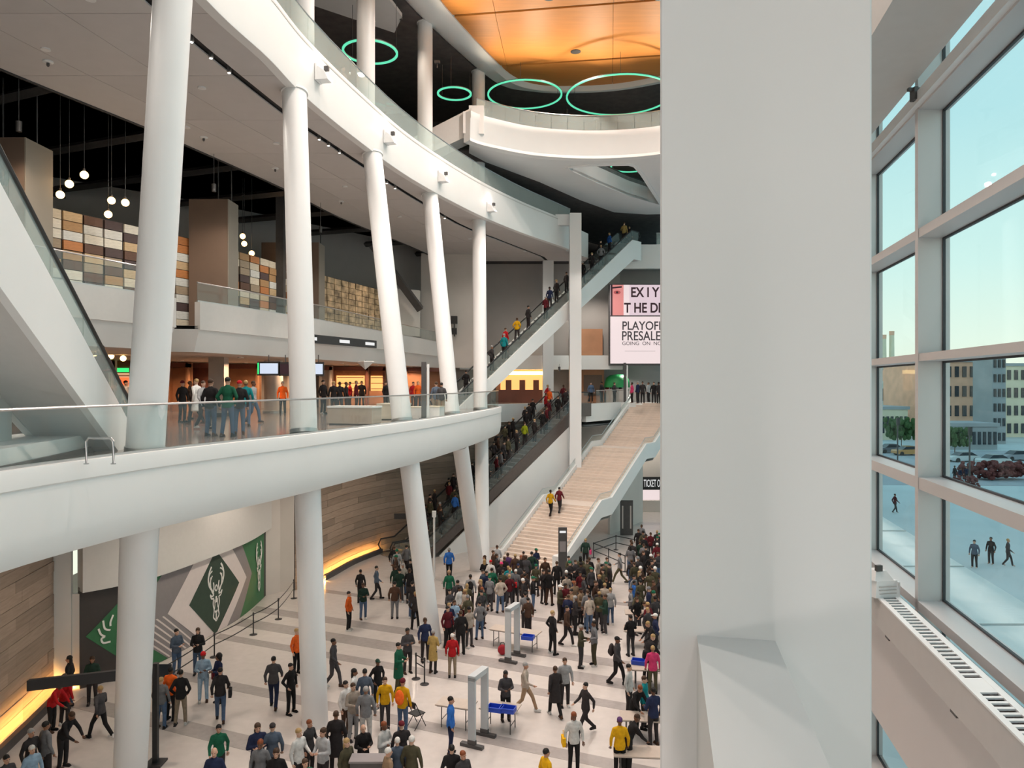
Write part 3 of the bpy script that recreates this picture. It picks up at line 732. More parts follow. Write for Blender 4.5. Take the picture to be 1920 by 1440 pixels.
for k, (u, v, Y) in enumerate(((158, 328, 29), (130, 345, 29), (113, 365, 29), (209, 376, 31), (235, 380, 31), (203, 402, 31), (455, 443, 42), (458, 457, 42), (472, 475, 42), (524, 478, 46))):
    c = PX(u, v, Y)
    t = thing('globe_pendant', 'warm glowing globe pendant over the mezzanine, %s from the left' % ('third', 'second', 'first', 'fifth', 'sixth', 'fourth', 'seventh', 'eighth', 'ninth', 'tenth')[k], 'lamp', tuple(c), group='globe pendants over the mezzanine')
    MB().ell((0, 0, 0), (0.155, 0.155, 0.155), 12, 8).build('globe', 'glow_globe', t, smooth='all')
    MB().lathe([(0.05, 0.13), (0.05, 0.24), (0.02, 0.26)], n=8).build('cap', 'charcoal_metal', t)
    MB().tube([(0, 0, 0.25), (0, 0, 23.05 - c.z)], 0.012, 4).build('cord', 'charcoal_metal', t)
# brown bulkhead with sloping bracing past the third column, beige shaft behind the fifth
MB().box((-11.5, 56.5, 16.6), (5.5, 0.3, 3.4)).build('wall_brown_bulkhead', 'brown_panel', kind='structure')
MB().box((-5.0, 59.6, 17.2), (4.6, 0.4, 9.2)).build('wall_beige_shaft', 'beige_wall', kind='structure')
MB().tube([(-10.2, 54.0, 21.5), (-7.0, 56.5, 17.0)], 0.35, 4).build('trim_dark_brace', 'charcoal_metal', kind='structure')
MB().prism([(-9.6, 56.2), (-7.2, 57.6), (-7.2, 58.2), (-9.6, 56.8)], 15.0, 18.6).build('wall_white_fin', 'beige_wall', kind='structure')

# ------------------------------------------------------------------ storefronts under the mezzanine
def Ys(u): return 38 + (u - 160) * 0.0297
def shop(u0, u1, m, label, glow=None, extra=None):
    y = Ys((u0 + u1) / 2); a = (u0 - 960)/F*y; b = (u1 - 960)/F*y; w = b - a; c = (a + b)/2
    rz = math.radians(32)
    t = thing('storefront', label, 'storefront', (c, y, Z2), group='storefronts along the concourse back')
    W = w
    MB().box((0, 0.25, 1.43), (W, 0.3, 2.86)).build('back_panel', m, t)
    MB().box((0, -0.05, 2.70), (W, 0.5, 0.28)).build('header', 'storefront_dark', t)
    for s in (-1, 1): MB().box((s*(W/2 - 0.06), -0.05, 1.4), (0.12, 0.5, 2.8)).build('jamb', 'storefront_dark' if glow else m, t)
    if glow:
        lo_ = MB().box((0, 0.06, 1.55), (W*0.8, 0.06, 1.3)).build('lit_opening', glow, t)
        MB().box((0, -0.12, 0.55), (W*0.86, 0.4, 1.1)).build('counter', 'storefront', t)
        for i in range(3): MB().box((0, 0.0, 1.25 + i*0.4), (W*0.74, 0.14, 0.05)).build('shelf', 'storefront_dark', lo_)
    return t
s1 = shop(168, 212, 'beige_wall', 'peach walled shop front behind the left escalator'); 
s2 = shop(212, 252, 'storefront_dark', 'dark shop front with green sign and red neon', 'shop_glow_soft')
MB().box((0, -0.35, 2.35), (0.9, 0.06, 0.22)).build('green_sign', 'neon_green', s2)
MB().box((0.1, -0.35, 1.75), (0.7, 0.06, 0.4)).build('red_neon', 'neon_red', s2)
shop(318, 356, 'storefront', 'brown timber shop front right of the first column')
shop(356, 402, 'storefront_dark', 'dark maroon shop front behind the standing group')
shop(418, 486, 'storefront', 'wide orange timber shop front behind the standing group')
shop(486, 545, 'beige_wall', 'beige shop front beside the hanging screens')
shop(600, 622, 'beige_wall', 'narrow beige wall bay right of the second column')
shop(624, 690, 'storefront', 'glowing orange bar front between second and third columns', 'shop_glow')
shop(692, 722, 'storefront', 'small glowing bar front left of the third column', 'shop_glow')
shop(762, 800, 'storefront', 'brown timber bay right of the third column')
shop(803, 830, 'storefront', 'brown timber bay left of the fourth column')
for (u, v, Y, g) in ((208, 668, 33, 1), (231, 672, 33, 1), (178, 672, 30, 0)):
    c = PX(u, v, Y); t = thing('globe_pendant', 'warm glowing globe pendant by the %s' % {208: 'peach shop front, left of the first column', 231: 'green sign beside the first column', 178: 'handrail of the left escalator'}[u], 'lamp', tuple(c))
    MB().ell((0, 0, 0), (0.13, 0.13, 0.13), 12, 8).build('globe', 'glow_globe', t, smooth='all')
    MB().tube([(0, 0, 0.12), (0, 0, 12.6 - c.z)], 0.012, 4).build('cord', 'charcoal_metal', t)
t = thing('pillar_cladding', 'grey square pillar behind the standing concourse group', 'pillar', ((410 - 960)/F*36, 36, Z2)); MB().box((0, 0, 1.45), (0.75, 0.6, 2.9)).build('shaft', 'grey_wall', t); MB().box((0, 0, 0.1), (0.85, 0.7, 0.2)).build('plinth', 'charcoal_metal', t)
t = thing('round_pillar', 'beige round pillar beside the hanging screens', 'pillar', ((513 - 960)/F*41, 41, Z2)); MB().lathe([(0.55, 0), (0.55, 0.15), (0.5, 0.16), (0.5, 2.9)], n=20).build('shaft', 'beige_wall', t, smooth=True); MB().lathe([(0.58, 0), (0.58, 0.1), (0.51, 0.12)], n=20).build('base_ring', 'steel', t)
for (u, v, w, lab) in ((504, 691, 1.0, 'hanging menu screen left of the second column'), (535, 692, 0.55, 'dark hanging screen just left of the second column'), (597, 692, 0.5, 'white hanging screen right of the second column')):
    Y = 33; c = PX(u, v, Y); t = thing('hanging_screen', lab, 'screen', tuple(c))
    MB().box((0, 0, 0), (w, 0.08, 0.62)).build('case', 'black_paint', t)
    MB().box((0.02 if u < 520 else 0, -0.045, 0), (w*0.8, 0.01, 0.46)).build('display', 'screen_blue' if u != 535 else 'screen_dark', t)
    if u == 504: MB().box((-w*0.46, -0.045, 0), (0.06, 0.012, 0.5)).build('green_strip', 'neon_green', t)
    MB().tube([(0, 0, 0.3), (0, 0, 12.6 - c.z)], 0.02, 5).build('hanger', 'charcoal_metal', t)
# dark wayfinding sign on the mezzanine slope
c = PX(640, 640, 38.6); t = thing('overhead_sign', 'long dark wayfinding sign right of the second column', 'sign', tuple(c), math.radians(68))
MB().box((0, 0, 0), (6.6, 0.12, 0.42)).build('board', 'black_paint', t)
for x in (-2.6, 0.2, 2.6): MB().box((x, -0.07, 0), (0.9, 0.012, 0.16)).build('lettering', 'sign_letters', t)
# white triangular hanging shade
c = PX(685, 678, 40); t = thing('pendant_shade', 'white inverted pyramid pendant shade above the glowing bar', 'lamp', tuple(c))
MB().lathe([(0.02, -0.42), (0.48, 0.0), (0.46, 0.02)], n=4).build('shade', 'plastic_white', t); MB().tube([(0, 0, 0), (0, 0, 12.6 - c.z)], 0.012, 4).build('cord', 'charcoal_metal', t)
# concourse benches
t = thing('block_bench', 'long low tan block bench behind the glass, left of the third column', 'bench', ((664-960)/F*29.2, 29.3, Z2), -0.25)
MB().box((0, 0, 0.36), (1.9, 0.9, 0.62)).build('body', 'bench_tan', t); MB().box((0, 0, 0.70), (1.94, 0.94, 0.07)).build('seat_top', 'plastic_white', t); MB().box((0, 0, 0.03), (1.8, 0.8, 0.06)).build('plinth', 'charcoal_metal', t)
t = thing('block_bench', 'cream block bench beside the third column base', 'bench', ((737-960)/F*33, 33.3, Z2), -0.25)
MB().box((0, 0, 0.36), (1.25, 0.9, 0.62)).build('body', 'bench_cream', t); MB().box((0, 0, 0.70), (1.29, 0.94, 0.07)).build('seat_top', 'bench_cream', t); MB().box((0, 0, 0.03), (1.1, 0.8, 0.06)).build('plinth', 'charcoal_metal', t)
for k, (u, x, ztop) in enumerate(((768, 0, 0), (798, 0, 0))):
    t = thing('block_bench', ('small white block seat right of the third column' if k == 0 else 'small white block seat left of the fourth column'), 'bench', ((u + 10 - 960)/F*34, 34.5 + k, Z2), -0.3)
    MB().box((0, 0, 0.25), (0.8, 0.6, 0.5)).build('body', 'plastic_white', t); MB().box((0, 0, 0.52), (0.84, 0.64, 0.05)).build('seat_top', 'bench_cream', t)
t = thing('pylon_sign', 'slim dark pylon sign with white edge between third and fourth columns', 'sign', ((799-960)/F*33.5, 33.5, Z2))
MB().box((-0.1, 0, 1.3), (0.22, 0.12, 2.6)).build('panel', 'charcoal_metal', t); MB().box((0.09, 0, 1.25), (0.10, 0.12, 2.5)).build('edge', 'plastic_white', t); MB().box((0, 0, 0.03), (0.6, 0.4, 0.06)).build('base', 'charcoal_metal', t)
# small steel hoop rail on the concourse near the left escalator
hp = Vector(((174-960)/F*14.5, 14.75, Z2)); t = thing('hoop_rail', 'steel hoop guard rail beside the left escalator foot', 'rail', tuple(hp))
MB().tube([(-0.27, 0, 0), (-0.27, 0, 0.46), (-0.23, 0, 0.52), (0.23, 0, 0.52), (0.27, 0, 0.46), (0.27, 0, 0)], 0.022, 8).build('hoop', 'steel', t, smooth=True)
for s in (-.27, .27): MB().lathe([(0.05, 0), (0.05, 0.02)], (s, 0, 0), 10).build('foot_plate', 'steel', t)

# ------------------------------------------------------------------ escalators
def escalator(label, loc, dir2, slope, rise, w, side_m, depth, lip=0.12, gm='rail_glass', flank=None, under_m='parapet_paint'):
    rz = math.atan2(dir2[1], dir2[0]); t = thing('escalator', label, 'escalator', loc, rz)
    run = rise / slope; fl = 1.3
    def zl(x): return max(0.0, min(rise, x * slope))
    xs = [-fl, 0, run, run + fl]
    cs = math.cos(math.atan(slope))
    for s in (-1, 1):
        v0 = s * (w/2 - 0.16); v1 = s * w/2
        b = []; tp = []
        pts_t = [(x, zl(x) + lip) for x in xs]
        pts_b = [(-fl, -0.05), (depth/slope*0.5, -0.05 + 0.0), (run + 0.15*depth, rise - depth), (run + fl, rise - depth)]
        m = MB()
        for (x, z) in pts_t: m.v += [(x, v0, z), (x, v1, z)]
        for (x, z) in pts_b: m.v += [(x, v0, z), (x, v1, z)]
        for i in range(3):
            T, B = 2*i, 8 + 2*i
            m.f += [(T, T+2, T+3, T+1), (B, B+1, B+3, B+2), (T, B, B+2, T+2), (T+1, T+3, B+3, B+1)]
        m.f += [(0, 1, 9, 8), (6, 14, 15, 7)]
        m.build('side_cladding', side_m, t)
        # handrail and glass
        hr = [(-fl*0.8, s*(w/2 - 0.10), 0.25), (-fl*0.95, s*(w/2 - 0.10), 0.6), (-fl*0.8, s*(w/2 - 0.10), 0.95), (0, s*(w/2 - 0.10), 0.97), (run, s*(w/2 - 0.10), rise + 0.97), (run + fl*0.8, s*(w/2 - 0.10), rise + 0.95), (run + fl*0.95, s*(w/2-0.10), rise + 0.6), (run + fl*0.8, s*(w/2-0.10), rise + 0.25)]
        MB().tube(hr, 0.055, 8).build('handrail', 'black_rubber', t, smooth=True)
        n = max(3, int(run / 1.6))
        gx = [-fl*0.8] + [run*i/n for i in range(n + 1)] + [run + fl*0.8]
        for a, b_ in zip(gx, gx[1:]):
            y0 = s*(w/2 - 0.11); y1 = s*(w/2 - 0.09); a2 = a + 0.01; b2 = b_ - 0.01
            MB().hexa([(a2, y0, zl(a2) + lip), (b2, y0, zl(b2) + lip), (b2, y1, zl(b2) + lip), (a2, y1, zl(a2) + lip)], [(a2, y0, zl(a2) + 0.93), (b2, y0, zl(b2) + 0.93), (b2, y1, zl(b2) + 0.93), (a2, y1, zl(a2) + 0.93)]).build('glass_pane', gm, t)
    # underside
    m = MB(); pb = [(depth/slope*0.5, -0.05), (run + 0.15*depth, rise - depth), (run + fl, rise - depth)]
    for (x, z) in pb: m.v += [(x, -w/2 + 0.05, z + 0.02), (x, w/2 - 0.05, z + 0.02)]
    m.f += [(0, 2, 3, 1), (2, 4, 5, 3)]; m.build('underside', under_m, t)
    ns = int(run / 0.40); base = None
    for i in range(ns):
        if base is None: base = MB().box((0.2, 0, -0.13), (0.42, w - 0.36, 0.27)).build('step', 'step_metal', t); o = base
        else: o = base.copy(); COL.objects.link(o)
        o.location = (i*0.4, 0, (i + 1)*0.4*slope - 0.02)
    for x in (-fl/2, run + fl/2): MB().box((x, 0, (0.0 if x < 0 else rise) - 0.02 + 0.02), (fl, w - 0.36, 0.05)).build('comb_plate', 'steel', t)
    return t, run
ED = ESC_D; EN = ESC_N
eR, runR = escalator('right-hand lower escalator beside the white stair wall, full of people', (-5.77 + EN[0]*0.85, 47.5 + EN[1]*0.85, 0.0), ED, 0.675, Z2, 1.7, 'escalator_side', 0.9)
eL, runL = escalator('left-hand lower escalator against the plank wall, full of people', (-5.77 + EN[0]*2.65, 47.5 + EN[1]*2.65, 0.0), ED, 0.675, Z2, 1.7, 'escalator_side', 0.9)
UD = (0.689, 0.7248)
eU, runU = escalator('white-sided upper escalator climbing past the white post', (-3.95, 48.3, Z2), UD, 0.694, Z3 - Z2 + 0.1, 1.7, 'white_plaster', 1.45, lip=0.15)
LD = (0.183, -0.983)
eW, runW = escalator('white-sided escalator rising to the left edge beside the first column', (-10.55, 19.0, Z2), LD, 0.655, 7.6, 1.7, 'white_plaster', 1.75, lip=0.25, gm='rail_glass_green')
# enclosure under the left escalator and its plinth
m = MB(); pts = [(-10.1, 17.4), (-9.05, 12.2), (-8.5, 9.5), (-10.3, 9.5), (-11.6, 17.2)]
MB().prism([(-10.55, 15.6), (-9.75, 11.2), (-9.4, 9.0), (-11.0, 9.0), (-12.0, 15.4)], Z2, 12.2).build('wall_under_escalator', 'parapet_paint', kind='structure')
MB().prism([(-10.1, 17.9), (-9.72, 16.2), (-8.98, 11.8), (-8.6, 9.2), (-10.4, 9.0), (-11.7, 17.6)], Z2, Z2 + 0.42).build('trim_escalator_plinth', 'white_plaster', kind='structure')
MB().prism([(-10.06, 18.0), (-9.66, 16.2), (-8.92, 11.8), (-8.55, 9.2), (-10.4, 9.0), (-11.7, 17.6)], Z2, Z2 + 0.12).build('baseboard_escalator_plinth', 'charcoal_metal', kind='structure')
# white wall below the lower escalators, down to the lobby floor
def ep(x, y): return (-5.77 + ED[0]*x + EN[0]*y, 47.5 + ED[1]*x + EN[1]*y)
m = MB()
q = [(1.4, 0.0, 0.0), (14.4, 0.0, 0.0), (14.4, 0.0, 8.85), (1.4, 0.0, 0.06)]
f0 = [(*ep(x, -0.02), z) for x, y, z in q]; f1 = [(*ep(x, 0.12), z) for x, y, z in q]
m.hexa([f0[0], f0[1], f1[1], f1[0]], [f0[3], f0[2], f1[2], f1[3]]).build('wall_escalator_side', 'white_plaster', kind='structure')

# ------------------------------------------------------------------ grand stair
SD = (0.5503, 0.8350); SN = (0.8350, -0.5503)
st = thing('grand_stair', 'broad pale stone stair with white solid parapets beside the escalators', 'stair', (-1.0 + SN[0]*2.1, 46.1 + SN[1]*2.1, 0), math.atan2(SD[1], SD[0]))
SW = 4.2; fl_run = 5.83; fl_rise = Z2/3; land = 1.6; nst = 19
prof = []; x = z = 0.0
for fi in range(3):
    base = None
    for i in range(nst):
        tr = fl_run/nst; rs = fl_rise/nst
        if base is None: base = MB().box((tr/2, 0, -rs/2 - 0.1), (tr + 0.02, SW - 0.1, rs + 0.2)).build('tread', 'stair_stone', st); o = base
        else: o = base.copy(); COL.objects.link(o)
        o.location = (x + i*tr, 0, z + (i + 1)*rs)
    x += fl_run; z += fl_rise
    if fi < 2:
        MB().box((x + land/2, 0, z - 0.15), (land, SW - 0.1, 0.3)).build('landing', 'stair_stone', st); x += land
kx = [0.0, fl_run, fl_run + land, 2*fl_run + land, 2*fl_run + 2*land, 3*fl_run + 2*land]
kz = [0.0, fl_rise, fl_rise, 2*fl_rise, 2*fl_rise, 3*fl_rise]
for s in (-1, 1):
    m = MB(); y0, y1 = s*(SW/2 - 0.02), s*(SW/2 + 0.2)
    up_, dn_ = 0.42, 0.72
    for xx_, zz_ in zip(kx, kz):
        zb = max(0.0, zz_ - dn_); m.v += [(xx_, y0, zz_ + up_), (xx_, y1, zz_ + up_), (xx_, y1, zb), (xx_, y0, zb)]
    for i in range(5):
        for k in range(4):
            k2 = (k + 1) % 4; m.f.append((i*4+k, (i+1)*4+k, (i+1)*4+k2, i*4+k2))
    m.f += [(0, 1, 2, 3), (20, 23, 22, 21)]
    pr_ = m.build('parapet', 'white_plaster', st)
    MB().tube([(a, s*(SW/2 + 0.09), b + up_ + 0.42) for a, b in zip(kx, kz)], 0.025, 6).build('handrail', 'steel', pr_, smooth=True)
    for i in range(5):
        n = 2 if i % 2 else 4
        for j in range(n):
            a = kx[i] + (kx[i+1]-kx[i])*j/n + 0.02; b = kx[i] + (kx[i+1]-kx[i])*(j+1)/n - 0.02
            za = kz[i] + (kz[i+1]-kz[i])*j/n + up_; zb = kz[i] + (kz[i+1]-kz[i])*(j+1)/n + up_
            yg = s*(SW/2 + 0.09)
            MB().hexa([(a, yg - .008, za), (b, yg - .008, zb), (b, yg + .008, zb), (a, yg + .008, za)], [(a, yg - .008, za + .4), (b, yg - .008, zb + .4), (b, yg + .008, zb + .4), (a, yg + .008, za + .4)]).build('glass_pane', 'rail_glass', pr_)
m = MB()
for xx_, zz_ in zip(kx, kz): m.v += [(xx_, -SW/2, max(-0.05, zz_ - 0.95)), (xx_, SW/2, max(-0.05, zz_ - 0.95))]
for i in range(5): m.f.append((2*i, 2*i + 2, 2*i + 3, 2*i + 1))
m.build('underside', 'white_plaster', st)
MB().box((0.4, SW/2*-1 - 0.09, 0.55), (0.75, 0.5, 1.1)).build('end_pedestal', 'white_plaster', st)
MB().box((0.4, SW/2 + 0.09, 0.45), (0.6, 0.4, 0.9)).build('end_pedestal', 'white_plaster', st)

# ------------------------------------------------------------------ far right: big screen, ticket office, booth
t = thing('video_screen', 'large two-part video screen lettered PLAYOFF PRESALE GOING ON NOW', 'screen', (12.3, 63.0, 13.0))
MB().box((0, 0.2, 3.35), (8.1, 0.3, 6.95)).build('case', 'charcoal_metal', t)
MB().box((0.03, 0.03, 2.05), (7.9, 0.04, 4.0)).build('lower_display', 'screen_pink', t)
MB().box((0.03, 0.03, 5.45), (7.9, 0.04, 2.6)).build('upper_display', 'screen_white', t)
RX = (math.pi/2, 0, 0); x0 = -2.95
text('lettering', 'PLAYOFF', 'ink_dark', 1.02, (x0, -0.01, 2.92), (math.pi/2, 0, 0), t, xs=0.86, bold=0.012)
text('lettering', 'PRESALE', 'ink_dark', 1.12, (x0 - 0.03, -0.01, 2.02), (math.pi/2, 0, 0), t, xs=0.80, bold=0.012)
text('lettering', 'GOING  ON  NOW', 'ink_dark', 0.42, (x0 + 0.02, -0.01, 1.62), (math.pi/2, 0, 0), t, xs=1.05)
MB().box((-1.4, -0.01, 1.10), (2.6, 0.01, 0.05)).build('fine_print', 'ink_grey', t)
MB().box((-3.35, 0.0, 5.45), (1.1, 0.02, 2.6)).build('picture_face', 'screen_face', t)
MB().box((-3.82, -0.012, 5.45), (0.16, 0.02, 2.6)).build('picture_shadow', 'screen_dark', t)
MB().box((-2.55, -0.004, 5.45), (0.5, 0.02, 2.6)).build('picture_blush', 'screen_pink', t)
m = MB(); m.poly([(-3.35 + 0.30*math.cos(a), -0.02, 6.1 + 0.16*math.sin(a)) for a in [2*math.pi*k/16 for k in range(16)]]); m.build('picture_eye', 'screen_face_dark', t)
m = MB(); m.poly([(-3.35 + 0.11*math.cos(a), -0.026, 6.1 + 0.10*math.sin(a)) for a in [2*math.pi*k/12 for k in range(12)]]); m.build('picture_pupil', 'screen_dark', t)
MB().hexa([(-3.75, -0.02, 6.42), (-2.95, -0.02, 6.5), (-2.95, -0.01, 6.5), (-3.75, -0.01, 6.42)], [(-3.75, -0.02, 6.55), (-2.95, -0.02, 6.64), (-2.95, -0.01, 6.64), (-3.75, -0.01, 6.55)]).build('picture_brow', 'screen_dark', t)
text('lettering', 'EX I Y', 'screen_dark', 1.15, (-2.2, -0.02, 5.72), RX, t, xs=0.8, bold=0.03)
text('lettering', 'T HE DE', 'screen_dark', 1.15, (-2.75, -0.02, 4.4), RX, t, xs=0.8, bold=0.03)
t = thing('ticket_sign', 'black TICKET OFFICE sign under the bridge right of the stair', 'sign', (13.05, 61.4, 3.05))
MB().box((0, 0.1, 0), (6.6, 0.2, 1.06)).build('board', 'black_paint', t)
text('lettering', 'TICKET OFFICE', 'sign_letters', 0.86, (-2.12, -0.01, -0.28), RX, t, xs=0.36)
for x in (-3, 0, 3): MB().tube([(x, 0.1, 0.5), (x, 0.1, 5.2)], 0.03, 6).build('hanger', 'charcoal_metal', t)
for k in range(3):
    x = 9.9 + k * 2.3
    t = thing('ticket_window', 'lit ticket window under the sign, %s from the stair' % ord_[k], 'ticket window', (x, 65.8, 0), group='ticket windows')
    MB().box((0, 0, 1.7), (1.9, 0.15, 1.8)).build('lit_pane', 'screen_pink', t); MB().box((0, -0.2, 0.5), (2.1, 0.6, 1.0)).build('counter', 'beige_wall', t)
    for s in (-1, 1): MB().box((s*1.0, -0.05, 1.5), (0.14, 0.3, 3.0)).build('jamb', 'charcoal_metal', t)
    MB().box((0, -0.08, 2.75), (2.1, 0.3, 0.3)).build('header', 'charcoal_metal', t)
t = thing('door_panel', 'dark glazed door leaf behind the stair on the lobby floor', 'door', ((1174-960)/F*55.5, 55.3, 0)); MB().box((0, 0, 1.3), (0.95, 0.08, 2.6)).build('leaf', 'charcoal_metal', t)
for s in (-.3, .3): MB().box((s, -0.05, 1.35), (0.1, 0.02, 1.7)).build('light_slot', 'beige_wall', t)
# wall beneath the stair and the bridge
MB().sweep([(7.2, 55.6), (10.6, 61.0)], [(0, 0), (0.2, 0), (0.2, 4.6), (0, 4.6)]).build('wall_stair_side', 'beige_wall', kind='structure')
# booth with green dome at the far concourse
c = PX(1160, 735, 64); t = thing('green_booth', 'green domed kiosk on the far concourse below the video screen', 'kiosk', (c.x, 64.9, Z2))
MB().lathe([(1.15, 1.3), (1.1, 1.75), (0.95, 2.15), (0.6, 2.4), (0.05, 2.45)], n=20).build('dome', 'booth_green', t, smooth=True)
MB().lathe([(1.0, 0), (1.0, 1.05), (1.1, 1.1), (1.1, 1.16)], n=20).build('counter', 'beige_wall', t)
for a in range(4): MB().tube([(math.cos(a*1.57+.7), math.sin(a*1.57+.7), 1.1), (math.cos(a*1.57+.7), math.sin(a*1.57+.7), 1.6)], 0.04, 6).build('post', 'steel', t)
t = thing('pylon_sign', 'slim dark pylon sign with white edge at the stair top', 'sign', ((1174-960)/F*62.8, 62.9, Z2))
MB().box((-0.1, 0, 1.7), (0.2, 0.12, 3.4)).build('panel', 'charcoal_metal', t); MB().box((0.1, 0, 1.6), (0.12, 0.12, 3.2)).build('edge', 'plastic_white', t)
# far mezzanine ribbon, storefront glow and columns right of the fifth column
MB().box((2.5, 64.0, 13.15), (14, 1.0, 1.2)).build('trim_far_mezzanine_band', 'white_plaster', kind='structure')
MB().box((6.6, 64.6, 14.9), (2.6, 0.2, 2.4)).build('wall_far_mezzanine_timber', 'storefront', kind='structure')
MB().box((2.0, 65.2, 18.0), (15, 0.2, 9)).build('wall_far_upper', 'grey_wall', kind='structure')
for x, lab in ((3.05, 'white square pillar behind the upper escalator'),):
    t = thing('square_pillar', lab, 'pillar', (x, 62.6, Z2)); MB().box((0, 0, 6.0), (0.9, 0.9, 12.0)).build('shaft', 'column_paint', t); MB().box((0, 0, 0.1), (1.0, 1.0, 0.2)).build('plinth', 'steel', t)
t = thing('storefront', 'glowing orange food counter under the upper escalator', 'storefront', (0.9, 64.6, Z2))
MB().box((0, 0.2, 1.5), (4.6, 0.3, 3.0)).build('back_panel', 'storefront', t); MB().box((0, 0, 1.6), (3.8, 0.1, 1.4)).build('lit_opening', 'shop_glow', t); MB().box((0, -0.2, 0.55), (4.2, 0.5, 1.1)).build('counter', 'storefront_dark', t); MB().box((0, -0.1, 2.55), (4.4, 0.2, 0.3)).build('header', 'glow_warm', t)
for k in range(3): MB().box((-1.2 + 1.2*k, -0.1, 1.5), (0.5, 0.1, 0.9)).build('menu_board', 'storefront_dark', t)
t = thing('storefront', 'brown timber shop front right of the white post', 'storefront', (6.7, 65.0, Z2))
MB().box((0, 0.2, 1.5), (2.8, 0.3, 3.0)).build('back_panel', 'storefront', t); MB().box((0.4, 0, 1.5), (1.6, 0.1, 1.8)).build('shutter', 'brown_panel', t)
# black loudspeaker on the beige shaft
c = PX(852, 612, 59); t = thing('loudspeaker', 'small black loudspeaker pair on the beige shaft wall', 'loudspeaker', tuple(c))
MB().box((0, -0.15, 0.5), (0.5, 0.4, 0.6)).build('cabinet', 'black_paint', t); MB().box((0, -0.15, -0.4), (0.4, 0.4, 0.5)).build('cabinet', 'black_paint', t); MB().box((0, 0.0, 0), (0.1, 0.2, 1.6)).build('bracket', 'charcoal_metal', t)

# ------------------------------------------------------------------ spotlights on the upper band
for k, (u, v) in enumerate(((597, 138), (724, 258), (826, 332), (917, 389))):
    Y = min((abs(960 + F*(at_y(E3, yy*0.1) + 0.1)/(yy*0.1) - u), yy*0.1) for yy in range(180, 560))[1]
    p = Vector((at_y(E3, Y) + 0.07, Y, EZ + (720 - v)/F*Y))
    t = thing('wall_spotlight', 'white box spotlight on the upper white band, %s from the left' % ord_[k], 'spotlight', tuple(p), group='box spotlights on the white band')
    i_ = min(range(len(E3)), key=lambda i: abs(E3[i][1] - Y)); nx, ny = normals(E3)[i_]; t.rotation_euler = (0, 0, math.atan2(ny, nx))
    MB().box((0.04, 0, 0), (0.08, 0.5, 0.62)).build('back_plate', 'plastic_white', t)
    MB().hexa([(0.08, -.22, -.3), (0.5, -.2, -.3), (0.5, .2, -.3), (0.08, .22, -.3)], [(0.08, -.22, .22), (0.32, -.2, .05), (0.32, .2, .05), (0.08, .22, .22)]).build('housing', 'plastic_white', t)
    MB().box((0.36, 0, 0.16), (0.16, 0.14, 0.16)).build('lens_hood', 'charcoal_metal', t)
    lamp('spot_lamp', 'POINT', (0.32, 0, 0.42), 9, (1, 0.95, 0.9), 0.08, parent=t)
    o = lamp('flood_lamp', 'SPOT', (0.62, 0, -0.15), 1500, (1, 0.90, 0.82), 0.15, parent=t, spot=130, blend=0.8); o.rotation_euler = (0, -0.55, 0)
# ------------------------------------------------------------------ near pillar, beam, curtain wall
PN = (0.9794, -0.2018); PD = (0.2018, 0.9794)
def pp(a, b): return (1.002 + PN[0]*a + PD[0]*b, 5.0 + PN[1]*a + PD[1]*b)
m = MB(); bev = 0.012
MB().prism([pp(0, bev), pp(bev, 0), pp(1.329 - bev, 0), pp(1.329, bev), pp(1.329, 1.0), pp(0, 1.0)], 0, ZR).build('wall_near_pillar', 'white_plaster', kind='structure')
bz = EZ - 467 * 5 / F
a0 = (1310 - 1238)/397*1.329; a1 = (1459 - 1238)/397*1.329
MB().prism([pp(a0, 0), pp(a1, 0), pp(a1, -8), pp(a0, -8)], bz - 1.3, bz).build('trim_near_beam', 'white_plaster', kind='structure')

GO, IO = 3.69, 3.33          # glass line and inner line of the mullions
def wbox(name, m_, o0, o1, y0, y1, z0, z1, parent=None, kind=None):
    b = [(wx(o0, y0), y0, z0), (wx(o1, y0), y0, z0), (wx(o1, y1), y1, z0), (wx(o0, y1), y1, z0)]
    return MB().hexa(b, [(x, y, z1) for x, y, z in [(q[0], q[1], 0) for q in b]]).build(name, m_, parent, kind=kind)
YM = [9.71 + 3.0*k for k in range(-5, 18)]
TR = [(-1.38, -1.225), (0.30, 0.40), (1.92, 2.04), (3.60, 3.72)] + [(5.30 + 1.66*k, 5.42 + 1.66*k) for k in range(10)] + [(-4.9, -4.75), (-6.5, -6.38), (-8.1, -7.98), (-9.7, -9.58), (-11.3, -11.1)]
win = wbox('window_1', 'window_frame', IO, GO + 0.05, YM[0] - 1, YM[-1] + 1, EZ - 2.97, EZ - 2.85, kind='structure')
for y in YM: wbox('mullion', 'window_frame', IO, GO + 0.06, y, y + 0.12, 0.0, ZR, win)
for z0, z1 in TR: wbox('transom', 'window_frame', IO + 0.01, GO + 0.05, YM[0] - 1, YM[-1] + 1, EZ + z0, EZ + z1, win)
zs = [-4.75, -2.85, -1.38, -1.225, 0.30, 0.40, 1.92, 2.04, 3.60, 3.72, 5.30, 5.42, 6.96]
